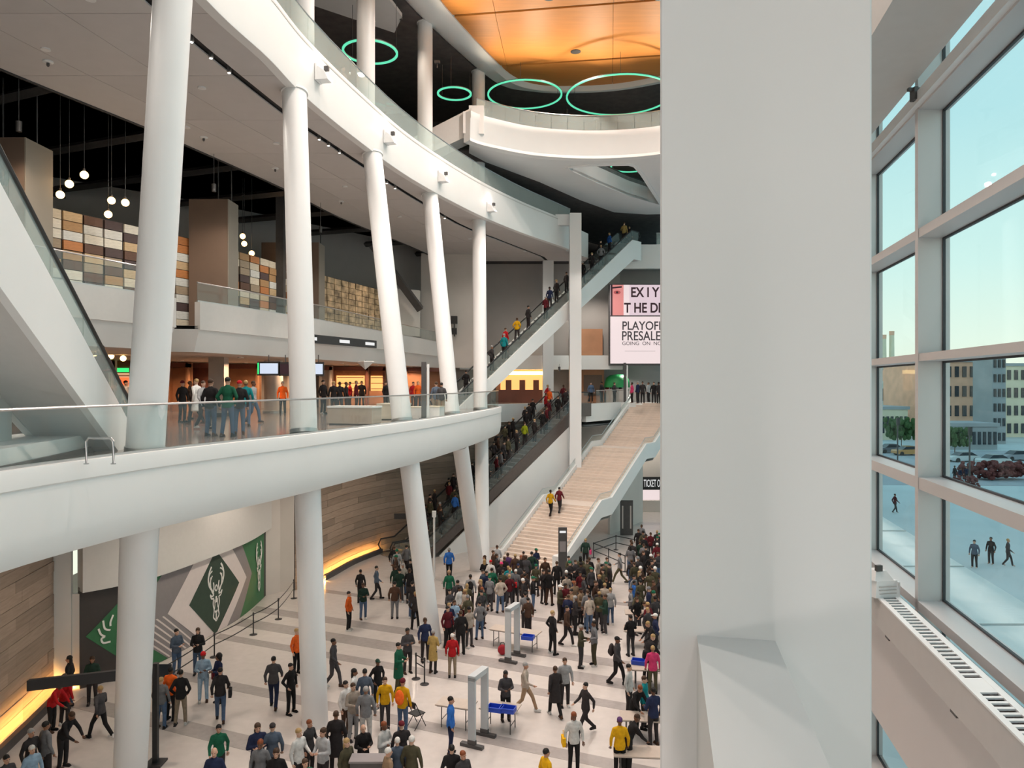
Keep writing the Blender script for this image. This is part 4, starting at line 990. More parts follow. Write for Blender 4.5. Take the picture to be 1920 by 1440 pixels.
for y0, y1 in zip(YM[3:7], YM[4:8]):
    for z0, z1 in ((-6.38, -4.9), (-4.75, -2.97), (-2.85, -1.38), (-1.225, 0.30), (0.40, 1.92), (2.04, 3.60), (3.72, 5.30), (5.42, 6.96), (7.08, 8.62)):
        wbox('pane', 'window_glass', GO - 0.005, GO + 0.005, y0 + 0.12, y1, EZ + z0, EZ + z1, win)
        g = 0.025
        # rubber gasket frame on the room side of each pane
        for a, b, c, d in ((y0 + 0.12, y0 + 0.12 + g, z0, z1), (y1 - g, y1, z0, z1), (y0 + 0.12, y1, z0, z0 + g), (y0 + 0.12, y1, z1 - g, z1)):
            wbox('gasket', 'gasket', GO - 0.04, GO - 0.008, a, b, EZ + c, EZ + d, win)
# sill groove, heater with slotted grille, spandrel
wbox('groove', 'charcoal_metal', IO - 0.16, IO, -4, 46, EZ - 3.1, EZ - 3.0, win)
ht = thing('sill_heater', 'long grey window sill heater with slotted top grille', 'heater', (wx(2.87, 4.0), 4.0, EZ - 3.28))
L_ = Vector(ht.location)
def hbox(name, m_, o0, o1, y0, y1, z0, z1):
    b = [Vector((wx(o0, y0), y0, EZ + z0)) - L_, Vector((wx(o1, y0), y0, EZ + z0)) - L_, Vector((wx(o1, y1), y1, EZ + z0)) - L_, Vector((wx(o0, y1), y1, EZ + z0)) - L_]
    return MB().hexa(b, [v + Vector((0, 0, z1 - z0)) for v in b]).build(name, m_, ht)
hbox('front_panel', 'heater_paint', 2.87, 2.90, 1, 16, -3.26, -2.88)
hbox('back_panel', 'heater_paint', 3.14, 3.17, 1, 16, -3.26, -2.88)
hbox('bottom_panel', 'heater_paint', 2.90, 3.14, 1, 16, -3.26, -3.22)
hbox('front_lip', 'plastic_white', 2.865, 2.93, 1, 16, -2.885, -2.865)
hbox('rear_lip', 'plastic_white', 3.10, 3.175, 1, 16, -2.885, -2.865)
hbox('dark_core', 'gasket', 2.93, 3.10, 1, 16, -3.2, -2.96)
y = 4.0; k = 0
while y < 12.2:
    if k % 26 == 25: hbox('grille_bridge', 'plastic_white', 2.93, 3.10, y, y + 0.30, -2.885, -2.867); y += 0.30
    else: hbox('grille_bar', 'plastic_white', 2.93, 3.10, y, y + 0.045, -2.885, -2.868); y += 0.115
    k += 1
for yy in (5.1, 7.3, 9.5): hbox('bracket', 'charcoal_metal', 2.88, 3.0, yy, yy + 0.16, -3.30, -3.255)
wbox('wall_spandrel', 'window_frame', 3.14, 3.34, -4, 46, EZ - 4.95, EZ - 3.02, kind='structure')
# bulkhead over the head transom
wbox('ceiling_window_bulkhead', 'parapet_paint', 2.35, 3.28, -4, 60, EZ + 3.95, EZ + 4.6, kind='structure')
wbox('trim_head_lit_face', 'plastic_white', 3.26, 3.36, -4, 60, EZ + 3.63, EZ + 3.78, kind='structure')  # white strip standing in for the lit inner face of the head transom
for k, (o_, yy, zz, lab) in enumerate(((2.75, 11.0, 3.95, 'small dark bracket under the window bulkhead beside the pillar'), (2.55, 10.0, 4.2, 'upper small dark bracket on the window bulkhead'), (3.24, 9.6, 3.82, 'dark clip on the lit face of the head transom'))):
    t = thing('bulkhead_bracket', lab, 'bracket', (wx(o_, yy), yy, EZ + zz)); MB().box((0, 0, -0.06), (0.05, 0.12, 0.16)).build('arm', 'charcoal_metal', t); MB().box((0, 0, 0.0), (0.16, 0.05, 0.04)).build('plate', 'charcoal_metal', t)
# white boxy camera unit standing on the heater
p = PX(1655, 1112, 8.9); t = thing('wireless_unit', 'white plastic boxed device on the sill heater next to the pillar', 'device', (wx(2.98, 10.1), 10.1, EZ - 2.865), 0.2); t.scale = (.85, .85, .9)
MB().hexa([(-.28, -.2, 0), (.16, -.2, 0), (.16, .2, 0), (-.28, .2, 0)], [(-.24, -.17, .24), (.13, -.17, .24), (.13, .17, .24), (-.24, .17, .24)]).build('body', 'plastic_white', t)
MB().hexa([(-.26, -.16, .24), (.08, -.16, .24), (.08, .16, .24), (-.26, .16, .24)], [(-.2, -.1, .38), (-.02, -.1, .38), (-.02, .1, .38), (-.2, .1, .38)]).build('cowl', 'plastic_white', t)
MB().box((.17, -.05, .1), (.02, .25, .22)).build('side_flap', 'plastic_white', t); MB().box((-.15, -.1, .42), (.1, .06, .09)).build('aerial', 'charcoal_metal', t)
for k in range(3): MB().box((-.06, -.2, .06 + .05*k), (.3, .015, .012)).build('vent', 'heater_paint', t)

# ------------------------------------------------------------------ outside
MB().prism([(wx(3.7, -40), -40), (900, -40), (900, 1200), (wx(3.7, 1200), 1200)], -0.6, -0.06).build('ground_plaza', 'snow_paving', kind='structure')
MB().prism([(wx(8, 84), 84), (300, 70), (300, 112), (wx(8, 130), 128)], -0.06, -0.03).build('ground_street', 'asphalt', kind='structure')
can = wbox('canopy_roof', 'canopy_white', GO + 0.10, 7.4, -10, 62, EZ - 4.75, EZ - 4.5, kind='structure')
for k in range(5): wbox('roof_seam', 'steel', GO + 0.2, 7.38, 5 + 4.4*k, 5.03 + 4.4*k, EZ - 4.5, EZ - 4.47, can)
def gx(u, Y): return (u - 960)/F*Y
def house(u0, u1, Y, zt, m_, label, rows, colsn, wm='dark_glass', depth=25, roofm=None):
    a, b = gx(u0, Y), gx(u1, Y); w = b - a
    t = thing('city_building', label, 'building', ((a+b)/2, Y, -0.06))
    MB().box((0, depth/2, zt/2), (w, depth, zt)).build('walls', m_, t)
    MB().box((0, depth/2, zt + 0.3), (w + 0.6, depth + 0.6, 0.6)).build('roof', roofm or 'grey_building', t)
    base = None
    for r in range(rows):
        for c_ in range(colsn):
            if base is None: base = MB().box((0, 0, 0), (w/colsn*0.5, 0.3, zt/rows*0.55)).build('window', wm, t); o = base
            else: o = base.copy(); COL.objects.link(o)
            o.location = (-w/2 + w*(c_ + .5)/colsn, -0.05, zt*(r + .5)/rows)
    return t
house(1772, 1858, 150, 15.8, 'brick', 'orange brick building with square windows seen through the right pane', 4, 6)
house(1861, 1886, 140, 16.6, 'grey_building', 'grey glazed tower front right of the brick building', 6, 3, depth=6)
house(1885, 1990, 158, 15.2, 'pale_building', 'pale building past the grey tower front', 4, 8)
house(1628, 1722, 190, 11.5, 'teal_roof', 'low pale teal hall seen through the left pane', 2, 8, roofm='canopy_white')
house(1700, 1775, 210, 15.5, 'brick', 'orange brick block behind the mullion', 4, 6)
house(1626, 1702, 150, 6.2, 'pale_building', 'low yellowish shop row across the street', 1, 9)
house(1772, 1870, 128, 4.0, 'grey_building', 'low grey shop row in front of the brick building', 1, 10, depth=8)
for k, (u, vt, r) in enumerate(((1640, 621, 1.0), (1654, 629, 1.8), (1672, 622, 1.1))):
    Y = 330; x = gx(u, Y); h = EZ + (720 - vt)/F*Y
    t = thing('smoke_stack', 'tall power station stack on the horizon, %s from the pillar' % ord_[k], 'chimney', (x, Y, -0.06), group='smoke stacks on the horizon')
    MB().lathe([(r*1.15, 0), (r, h*0.6), (r*0.9, h)], n=14).build('shaft', 'pale_building', t, smooth=True); MB().lathe([(r*0.95, h - 1.5), (r*0.98, h + 0.3)], n=14).build('cap', 'brick', t)
def car(u, Y, col, label, rz=0.0):
    t = thing('parked_car', label, 'car', (gx(u, Y), Y, -0.03), rz)
    def sec(x, w, z0, z1): return [(x, -w, z0), (x, w, z0), (x, w, z1), (x, -w, z1)]
    m = MB(); S = [sec(-2.2, .75, .35, .7), sec(-2.0, .85, .25, .85), sec(-1.1, .88, .22, .92), sec(1.0, .88, .22, .95), sec(1.9, .85, .25, .9), sec(2.2, .75, .35, .7)]
    for a, b in zip(S, S[1:]): m.quadstrip(a, b, True)
    m.poly(S[0]); m.poly(S[-1]); o = m.build('body', 'car_paint', t, smooth=True); o.color = (*col, 1)
    m = MB(); S = [sec(-1.2, .82, .9, .93), sec(-.5, .72, .9, 1.4), sec(.9, .72, .9, 1.42), sec(1.7, .82, .9, .95)]
    for a, b in zip(S, S[1:]): m.quadstrip(a, b, True)
    o = m.build('cabin', 'dark_glass', t, smooth=True)
    o = MB().box((.2, 0, 1.43), (1.3, 1.35, .05)).build('roof', 'car_paint', t); o.color = (*col, 1)
    for sx in (-1.35, 1.35):
        for sy in (-.82, .82): MB().tube([(sx, sy - .1, .32), (sx, sy + .1, .32)], .32, 14).build('wheel', 'black_rubber', t)
car(1805, 108, (.7, .72, .72), 'white car on the street, leftmost in the right pane', 0.1)
car(1862, 104, (.6, .64, .64), 'pale grey car on the street behind the red shrub', 0.1)
car(1905, 110, (.3, .32, .36), 'dark grey car at the far right of the street', 0.1)
car(1668, 122, (.15, .17, .2), 'dark car on the street in the left pane', 0.1)
car(1700, 118, (.6, .3, .1), 'orange car on the street beside the mullion', 0.1)
def blob(name, label, cat, c, r, m_, n, seed, trunk=None):
    rr = random.Random(seed); t = thing(name, label, cat, c)
    mb = MB()
    for i in range(n):
        a = rr.random()*6.28; q = rr.random()**.5
        mb.ell((r[0]*q*math.cos(a), r[1]*q*math.sin(a), (trunk or 0.3) + r[2]*rr.random()), (r[0]*.10, r[1]*.16, r[2]*.16), 6, 4, Matrix.Rotation(rr.random()*3, 3, 'Z'))
    mb.build('foliage', m_, t, kind='stuff')
    MB().tube([(0, 0, 0), (0.05, 0, (trunk or 0.5) + r[2]*.4)], 0.08, 6, r1=0.04).build('trunk', 'brown_panel', t)
blob('red_shrub', 'dark red bare shrub bed in front of the parked cars', 'shrub', (gx(1862, 88), 88, -.06), (4.2, 1.5, 1.7), 'shrub_red', 170, 1)
blob('red_shrub', 'small dark red shrub at the plaza edge', 'shrub', (gx(1800, 80), 80, -.06), (2.0, 1.0, 1.0), 'shrub_red', 80, 2)
blob('street_tree', 'green street tree across the road in the left pane', 'tree', (gx(1690, 130), 130, -.06), (2.6, 2.6, 3.2), 'leaf_green', 150, 3, 2.0)
blob('street_tree', 'dark street tree behind the parked cars in the right pane', 'tree', (gx(1790, 118), 118, -.06), (2.2, 2.2, 2.6), 'leaf_green', 140, 4, 1.6)
for k, (u, Y, h, lab) in enumerate(((1683, 96, 7, 'dark traffic light pole on the plaza in the left pane'), (1818, 84, 6.5, 'street lamp pole beside the red shrubs'), (1645, 92, 3.0, 'short dark post on the plaza beside the pillar edge'))):
    t = thing('street_pole', lab, 'street pole', (gx(u, Y), Y, -.06)); MB().tube([(0, 0, 0), (0, 0, h)], 0.09, 8).build('pole', 'charcoal_metal', t)
    MB().box((0, -.1, h - .5), (0.35, 0.3, 1.0)).build('signal_head', 'black_paint', t); MB().lathe([(0.2, 0), (0.2, 0.15)], n=10).build('base', 'charcoal_metal', t)
# ------------------------------------------------------------------ people
def remeshed(name, mb, vox, m_, smooth_it=3, extra=None, xm=()):
    me = bpy.data.meshes.new(name); me.from_pydata(mb.v, [], mb.f)
    o = bpy.data.objects.new(name + '_t', me); COL.objects.link(o)
    r = o.modifiers.new('r', 'REMESH'); r.mode = 'VOXEL'; r.voxel_size = vox; r.use_smooth_shade = True
    s = o.modifiers.new('s', 'SMOOTH'); s.factor = 0.5; s.iterations = smooth_it
    dg = bpy.context.evaluated_depsgraph_get(); out = bpy.data.meshes.new_from_object(o.evaluated_get(dg))
    COL.objects.unlink(o); bpy.data.objects.remove(o); out.name = name
    out.materials.clear(); out.materials.append(MATS[m_])
    for x in xm: out.materials.append(MATS[x])
    if extra:
        bm = bmesh.new(); bm.from_mesh(out)
        for mb2, idx in extra:
            vs = [bm.verts.new(v) for v in mb2.v]
            for f in mb2.f:
                try: g = bm.faces.new([vs[i] for i in f]); g.material_index = idx; g.smooth = True
                except ValueError: pass
        bm.to_mesh(out); bm.free()
    for p in out.polygons: p.use_smooth = True
    return out
def cap(mb, a, b, r0, r1, n=10):
    a = Vector(a); b = Vector(b)
    mb.tube([a, (a + b)/2, b], r0, n, r1=r1); mb.ell(a, (r0, r0, r0), 8, 6); mb.ell(b, (r1, r1, r1), 8, 6)

POSES = {}
def skirt(mb, prof, ry):
    q = MB().lathe(prof, (0, 0, 0), 16); o = len(mb.v)
    mb.v += [(x, y*ry, z) for x, y, z in q.v]; mb.f += [tuple(o + i for i in f) for f in q.f]
def pose(name, arms, legs=None, lean=0.0, coat=False, turn=0.0):
    R = Matrix.Rotation(-lean, 3, 'X'); piv = Vector((0, 0, 0.95))
    # lean forward is toward -Y
    def up_(p): return piv + Matrix.Rotation(lean, 3, 'X') @ (Vector(p) - piv)
    legs = legs or [((0.105, -0.02, 0.50), (0.115, 0.02, 0.085)), ((-0.105, -0.02, 0.50), (-0.115, 0.02, 0.085))]
    hips = [Vector((0.09, 0, 0.90)), Vector((-0.09, 0, 0.90))]
    sh = [up_((0.163, 0.0, 1.415)), up_((-0.163, 0.0, 1.415))]
    head = up_((0, -0.015 - lean*0.02, 1.635)); neck = up_((0, 0.01, 1.47)); chest = up_((0, 0.0, 1.30)); belly = up_((0, 0.0, 1.12)); pel = Vector((0, 0.0, 0.97))
    RM = Matrix.Rotation(lean, 3, 'X')
    def torso(mb, g):
        mb.ell(pel, (0.145 + g, 0.108 + g, 0.135 + g), 12, 8); mb.ell(belly, (0.132 + g, 0.100 + g, 0.20), 12, 8, RM); mb.ell(chest, (0.152 + g, 0.108 + g, 0.20 + g*0.5), 12, 8, RM)
        for s_ in sh: cap(mb, up_((0.3*(1 if s_.x > 0 else -1)*0.2, 0.0, 1.435)), s_, 0.050 + g, 0.046 + g)
    # ---- body
    b = MB(); torso(b, 0.0)
    cap(b, up_((0, 0.015, 1.40)), head + Vector((0, 0.012, -0.03)), 0.058, 0.052)
    b.ell(head + Vector((0, 0.012, 0.022)), (0.074, 0.092, 0.098), 14, 10)
    b.ell(head + Vector((0, -0.022, -0.05)), (0.056, 0.062, 0.066), 12, 8)          # jaw
    cap(b, head + Vector((0, -0.082, 0.0)), head + Vector((0, -0.104, -0.03)), 0.012, 0.017)   # nose
    for s_ in (-1, 1): b.ell(head + Vector((s_*0.077, 0.012, -0.005)), (0.014, 0.022, 0.032), 8, 6)   # ears
    fingers = MB()
    for i, (e, w) in enumerate(arms):
        e = up_(e) if lean == 0 else Vector(e); w = up_(w) if lean == 0 else Vector(w)
        cap(b, sh[i], e, 0.050, 0.040); cap(b, e, w, 0.040, 0.028)
        d = (w - e).normalized(); sd = 1 if i == 0 else -1
        side = d.cross(Vector((0, 0, 1)));
        if side.length < 0.2: side = Vector((0, 1, 0))
        side.normalize(); pn = side.cross(d)
        pc = w + d*0.05; b.ell(pc, (0.030, 0.038, 0.045), 8, 6)
        for k in range(4):
            l = (0.062, 0.074, 0.070, 0.054)[k]; o_ = side*((k - 1.5)*0.019); p0 = w + d*0.075 + o_
            fingers.tube([p0, p0 + d*l*0.5 + pn*0.008, p0 + d*l*0.85 + pn*0.03], 0.0092, 6, r1=0.007)
        t0 = w + d*0.03 + side*(-0.03); fingers.tube([t0, t0 + d*0.035 - side*0.02, t0 + d*0.07 - side*0.016 + pn*0.015], 0.011, 6, r1=0.008)
    for h, (k, a) in zip(hips, legs):
        k = Vector(k); a = Vector(a); cap(b, h, k, 0.082, 0.054); cap(b, k, a, 0.052, 0.036); cap(b, a, a + Vector((0, -0.13, -0.045)), 0.036, 0.028)
    eyes = MB(); lips = MB()
    for s_ in (-1, 1): eyes.ell(head + Vector((s_*0.030, -0.082, 0.014)), (0.013, 0.007, 0.008), 8, 5)
    lips.ell(head + Vector((0, -0.084, -0.062)), (0.024, 0.008, 0.008), 8, 5)
    body = remeshed('person_' + name, b, 0.0165, 'skin', 2, [(fingers, 0), (eyes, 1), (lips, 2)], ('eye_dark', 'lip'))
    # ---- jacket / coat
    def arms_on(mb, g, long=True):
        for i, (e, w) in enumerate(arms):
            e = up_(e) if lean == 0 else Vector(e); w = up_(w) if lean == 0 else Vector(w)
            cap(mb, sh[i], e, 0.058 + g, 0.048 + g); cap(mb, e, w - (w - e).normalized()*0.015, 0.047 + g, 0.036 + g*0.6)
    j = MB(); torso(j, 0.018); arms_on(j, 0.006); cap(j, up_((0, 0.012, 1.42)), up_((0, 0.004, 1.50)), 0.078, 0.066)
    skirt(j, [(0.150, 0.845), (0.178, 0.86), (0.176, 0.98), (0.150, 1.12), (0.10, 1.16)], 0.76)
    # flatten the hem ring front to back
    jacket = remeshed('jacket_' + name, j, 0.021, 'cloth', 3)
    c = MB(); torso(c, 0.022); arms_on(c, 0.008); cap(c, up_((0, 0.012, 1.42)), up_((0, 0.004, 1.50)), 0.080, 0.068)
    skirt(c, [(0.17, 0.52), (0.205, 0.535), (0.19, 0.80), (0.165, 1.08), (0.10, 1.14)], 0.82)
    coatm = remeshed('coat_' + name, c, 0.022, 'cloth', 3)
    # ---- trousers
    t = MB(); t.ell(pel + Vector((0, 0, -0.02)), (0.165, 0.125, 0.13), 12, 8)
    for h, (k, a) in zip(hips, legs):
        k = Vector(k); a = Vector(a); cap(t, h, k, 0.098, 0.070); cap(t, k, a + (k - a).normalized()*0.0, 0.068, 0.058)
    trou = remeshed('trousers_' + name, t, 0.021, 'cloth', 3)
    shoes = [Vector(a) for k, a in legs]
    POSES[name] = dict(body=body, jacket=jacket, coat=coatm, trousers=trou, shoes=shoes, head=head, lean=lean, chest=chest)
side_arms = [((0.255, 0.03, 1.15), (0.255, -0.06, 0.91)), ((-0.255, 0.03, 1.15), (-0.255, -0.06, 0.91))]
pose('stand', side_arms)
pose('phone', [((0.24, -0.03, 1.15), (0.09, -0.27, 1.20)), ((-0.24, -0.03, 1.15), (-0.09, -0.27, 1.16))])
pose('pockets', [((0.30, 0.07, 1.17), (0.20, -0.07, 0.97)), ((-0.30, 0.07, 1.17), (-0.20, -0.07, 0.97))], legs=[((0.13, -0.02, 0.50), (0.17, 0.02, 0.085)), ((-0.12, -0.03, 0.50), (-0.14, -0.02, 0.085))])
pose('folded', [((0.25, -0.04, 1.15), (-0.04, -0.20, 1.17)), ((-0.25, -0.04, 1.15), (0.04, -0.21, 1.21))])
pose('walk', [((0.25, 0.12, 1.16), (0.24, 0.05, 0.92)), ((-0.25, -0.06, 1.15), (-0.23, -0.26, 0.98))], legs=[((0.10, -0.17, 0.52), (0.10, -0.24, 0.10)), ((-0.10, 0.02, 0.49), (-0.10, 0.28, 0.13))])
pose('stride', [((0.26, 0.16, 1.18), (0.24, 0.16, 0.94)), ((-0.26, -0.08, 1.15), (-0.22, -0.32, 1.05))], legs=[((0.10, -0.24, 0.54), (0.10, -0.38, 0.12)), ((-0.10, 0.10, 0.49), (-0.10, 0.42, 0.17))])
pose('lean', [((0.24, -0.34, 1.10), (0.16, -0.52, 0.93)), ((-0.24, -0.34, 1.10), (-0.16, -0.52, 0.93))], lean=0.42)
pose('onehand', [((0.27, 0.02, 1.16), (0.16, -0.26, 1.10)), ((-0.255, 0.03, 1.15), (-0.26, -0.06, 0.91))])
SHOE = remeshed('shoe', MB().ell((0, -0.05, 0.045), (0.047, 0.14, 0.045), 12, 8).ell((0, 0.03, 0.07), (0.046, 0.06, 0.06), 10, 6).box((0, -0.045, 0.015), (0.085, 0.25, 0.03)), 0.014, 'cloth', 2)
def hairmesh(kind):
    h = MB()
    if kind == 'short': h.ell((0, 0.022, 0.045), (0.083, 0.098, 0.088), 12, 8)
    if kind == 'long':
        h.ell((0, 0.022, 0.045), (0.086, 0.100, 0.090), 12, 8); h.ell((0, 0.065, -0.09), (0.085, 0.05, 0.15), 10, 8)
    if kind == 'big':
        h.ell((0, 0.035, 0.04), (0.125, 0.115, 0.125), 12, 8); h.ell((0, 0.06, -0.07), (0.11, 0.07, 0.12), 10, 8)
    if kind == 'beanie':
        h.ell((0, 0.016, 0.060), (0.087, 0.103, 0.095), 12, 8); h.lathe([(0.088, 0.0), (0.096, 0.01), (0.096, 0.04), (0.088, 0.05)], (0, 0.014, 0.028), 14)
    if kind == 'cap':
        h.ell((0, 0.016, 0.055), (0.086, 0.102, 0.080), 12, 8); h.ell((0, -0.115, 0.052), (0.062, 0.075, 0.012), 12, 6)
    return remeshed('hair_' + kind, h, 0.012, 'cloth' if kind in ('beanie', 'cap') else 'hair', 2)
HAIR = {k: hairmesh(k) for k in ('short', 'long', 'big', 'beanie', 'cap')}
pk = MB().ell((0, 0, 0), (0.16, 0.10, 0.24), 12, 8).ell((0, 0.07, -0.06), (0.12, 0.06, 0.12), 10, 6)
PACK = remeshed('backpack', pk, 0.022, 'cloth', 2)
tb = MB().box((0, 0, 0), (0.30, 0.10, 0.26)).tube([(-0.1, 0, 0.12), (-0.08, 0, 0.28), (0.08, 0, 0.28), (0.1, 0, 0.12)], 0.015, 6)
BAG = remeshed('shoulder_bag', tb, 0.016, 'cloth', 2)

CC = {'black': (.020, .018, .019), 'dark': (.040, .034, .035), 'charcoal': (.065, .060, .064), 'grey': (.21, .21, .22), 'pale': (.46, .46, .47), 'white': (.72, .71, .69), 'navy': (.022, .030, .075), 'blue': (.035, .15, .50),
      'denim': (.085, .135, .23), 'lightblue': (.34, .48, .62), 'teal': (.01, .30, .33), 'green': (.015, .12, .065), 'darkgreen': (.022, .050, .036), 'olive': (.095, .085, .050), 'brown': (.085, .045, .030), 'tan': (.36, .24, .15),
      'khaki': (.36, .28, .20), 'beige': (.50, .42, .35), 'red': (.50, .015, .02), 'maroon': (.13, .015, .022), 'pink': (.62, .05, .16), 'orange': (.85, .14, .02), 'yellow': (.78, .42, .01), 'gold': (.52, .36, .12), 'lime': (.42, .50, .02), 'purple': (.10, .045, .14), 'slate': (.10, .13, .18)}
NICE = {'dark': 'dark', 'pale': 'pale grey', 'lightblue': 'light blue', 'darkgreen': 'dark green', 'slate': 'slate blue'}
def nice(c): return NICE.get(c, c)
SKINS = [(.52, .30, .21), (.58, .36, .26), (.45, .24, .16), (.16, .075, .045), (.28, .14, .085), (.60, .38, .28)]
HCOL = {'black': (.012, .010, .009), 'brown': (.055, .028, .015), 'blond': (.38, .25, .11), 'grey': (.30, .29, .28), 'white': (.62, .60, .57), 'red': (.22, .06, .02)}
RP = random.Random(77)
PEOPLE = []
def person(u, vf, top, bottom, pose_='stand', face=None, place='', hair='short', hcol=None, z=0.0, cut='jacket', pack=None, bag=None, hat=None, pos=None, small=False, skin=None, h=None, group=None):
    P = POSES[pose_]
    if pos is None:
        Y = (EZ - z) * F / (vf - 720); pos = ((u - 960)/F*Y, Y, z)
    th = math.radians(face if face is not None else RP.uniform(0, 360))
    sc = h or RP.uniform(0.95, 1.04)
    r = link('person', P['body']); r.location = pos; r.rotation_euler = (0, 0, th); r.scale = (sc*RP.uniform(.95, 1.06), sc*RP.uniform(.96, 1.06), sc)
    r.color = (*(skin or RP.choice(SKINS)), 1)
    def jit(c):
        k_ = RP.uniform(.62, .98); return tuple(x*k_ for x in c)
    o = link('coat' if cut == 'coat' else 'jacket', P['coat' if cut == 'coat' else 'jacket'], r); o.color = (*jit(CC[top]), 1)
    o = link('trousers', P['trousers'], r); o.color = (*jit(CC[bottom]), 1)
    if hair != 'bald':
        o = link('hat' if hair in ('cap', 'beanie') else 'hair', HAIR[hair], r); o.location = P['head']; o.rotation_euler = (P['lean'], 0, 0)
        o.color = (*(CC[hat] if hair in ('cap', 'beanie') else HCOL[hcol or RP.choice(['black', 'black', 'brown', 'brown', 'blond', 'grey'])]), 1) if not (hair in ('cap', 'beanie') and hat is None) else (.03, .03, .04, 1)
    if not small:
        for a in P['shoes']:
            o = link('shoe', SHOE, r); o.location = (a.x, a.y, max(0.0, a.z - 0.085)); o.color = (*jit(CC[RP.choice(['black', 'black', 'dark', 'brown', 'white'])]), 1)
    if pack:
        o = link('backpack', PACK, r); o.location = P['chest'] + Vector((0, 0.21, -0.06)); o.color = (*CC[pack], 1)
    if bag:
        o = link('shoulder_bag', BAG, r); o.location = (-0.30, 0.04, 0.92); o.rotation_euler = (0, 0, 1.5); o.color = (*CC[bag], 1)
    d = 'person in %s %s and %s trousers' % (nice(top), cut, nice(bottom))
    if hair in ('cap', 'beanie') and hat: d = 'person in %s %s, %s %s' % (nice(hat), hair, nice(top), cut)
    elif pack: d = 'person in %s %s with %s backpack' % (nice(top), cut, nice(pack))
    elif bag: d = 'person in %s %s with %s bag' % (nice(top), cut, nice(bag))
    PEOPLE.append((r, d + ' ' + place, 960 + F*pos[0]/pos[1])); r['category'] = 'person'
    if group: r['group'] = group
    return r
ORD = ['first', 'second', 'third', 'fourth', 'fifth', 'sixth', 'seventh', 'eighth', 'ninth', 'tenth', 'eleventh', 'twelfth', 'thirteenth', 'fourteenth', 'fifteenth', 'sixteenth', 'seventeenth', 'eighteenth', 'nineteenth', 'twentieth']
def label_people():
    by = {}
    for r, l, u in PEOPLE: by.setdefault(l, []).append((u, r))
    for l, v in by.items():
        v.sort(key=lambda q: q[0])
        if len(v) == 1: v[0][1]['label'] = l
        else:
            for i, (u, r) in enumerate(v): r['label'] = l + ', %s from left' % ORD[min(i, 19)]

G = 'people on the lobby floor'
def crowd(place, rows, group=G):
    for q in rows:
        kw = q[6] if len(q) > 6 else {}
        person(q[0], q[1], q[2], q[3], q[4], q[5], place, group=group, **kw)
crowd('by second column', [
    (654, 1182, 'orange', 'black', 'stand', 80, dict(hcol='black')), (681, 1161, 'darkgreen', 'denim', 'phone', 30, dict(hcol='brown')), (676, 1130, 'black', 'dark', 'stand', 175), (706, 1124, 'slate', 'dark', 'walk', 100),
    (740, 1160, 'brown', 'grey', 'stand', 180), (742, 1124, 'darkgreen', 'dark', 'stand', 185), (625, 1289, 'charcoal', 'charcoal', 'walk', 80, dict(hcol='black', skin=(.2, .1, .06))), (556, 1264, 'orange', 'black', 'stand', 60), (513, 1328, 'charcoal', 'navy', 'walk', 190), (545, 1338, 'black', 'black', 'pockets', 60)])
crowd('near escalator foot', [
    (739, 1081, 'black', 'dark', 'walk', 170), (762, 1077, 'grey', 'dark', 'walk', 160), (768, 1131, 'black', 'dark', 'stand', 180), (773, 1160, 'dark', 'denim', 'stand', 170), (842, 1086, 'blue', 'black', 'walk', 180), (842, 1136, 'green', 'dark', 'stand', 185, dict(hair='beanie', hat='tan')), (779, 1179, 'dark', 'black', 'pockets', 200)])
crowd('beside third column', [
    (843, 1176, 'charcoal', 'dark', 'folded', 40, dict(hcol='black')), (861, 1166, 'white', 'dark', 'stand', 60, dict(hair='long', hcol='black')), (882, 1144, 'pale', 'dark', 'stand', 180, dict(pack='black')), (872, 1178, 'beige', 'maroon', 'onehand', 300, dict(hair='long', hcol='blond')),
    (852, 1196, 'lightblue', 'dark', 'phone', 20), (842, 1206, 'navy', 'black', 'phone', 30), (864, 1227, 'black', 'black', 'stand', 200, dict(h=1.05)), (848, 1270, 'red', 'khaki', 'stand', 180, dict(hcol='white')), (812, 1262, 'gold', 'dark', 'phone', 160, dict(hcol='grey', cut='coat')), (797, 1241, 'navy', 'dark', 'stand', 20, dict(hcol='brown')),
    (764, 1262, 'charcoal', 'dark', 'folded', 30, dict(hcol='black', skin=(.2, .1, .06))), (747, 1298, 'green', 'olive', 'phone', 70, dict(hcol='black', cut='coat')), (904, 1170, 'darkgreen', 'charcoal', 'stand', 150, dict(hcol='red')), (905, 1131, 'slate', 'dark', 'stand', 60)])
crowd('in front of third column', [
    (708, 1326, 'black', 'black', 'pockets', 40, dict(hair='cap', hat='darkgreen')), (664, 1355, 'white', 'dark', 'stand', 90, dict(hair='long', hcol='black', bag='black')), (684, 1356, 'slate', 'dark', 'stand', 190, dict(hcol='black')), (722, 1366, 'yellow', 'charcoal', 'stand', 10, dict(hcol='brown')), (755, 1377, 'yellow', 'denim', 'onehand', 160, dict(hair='beanie', hat='maroon', pack='orange')),
    (686, 1396, 'grey', 'white', 'stand', 180, dict(h=1.04, hcol='grey')), (648, 1378, 'white', 'brown', 'onehand', 60, dict(hcol='black')), (662, 1388, 'beige', 'pale', 'phone', 40, dict(hcol='brown'))])
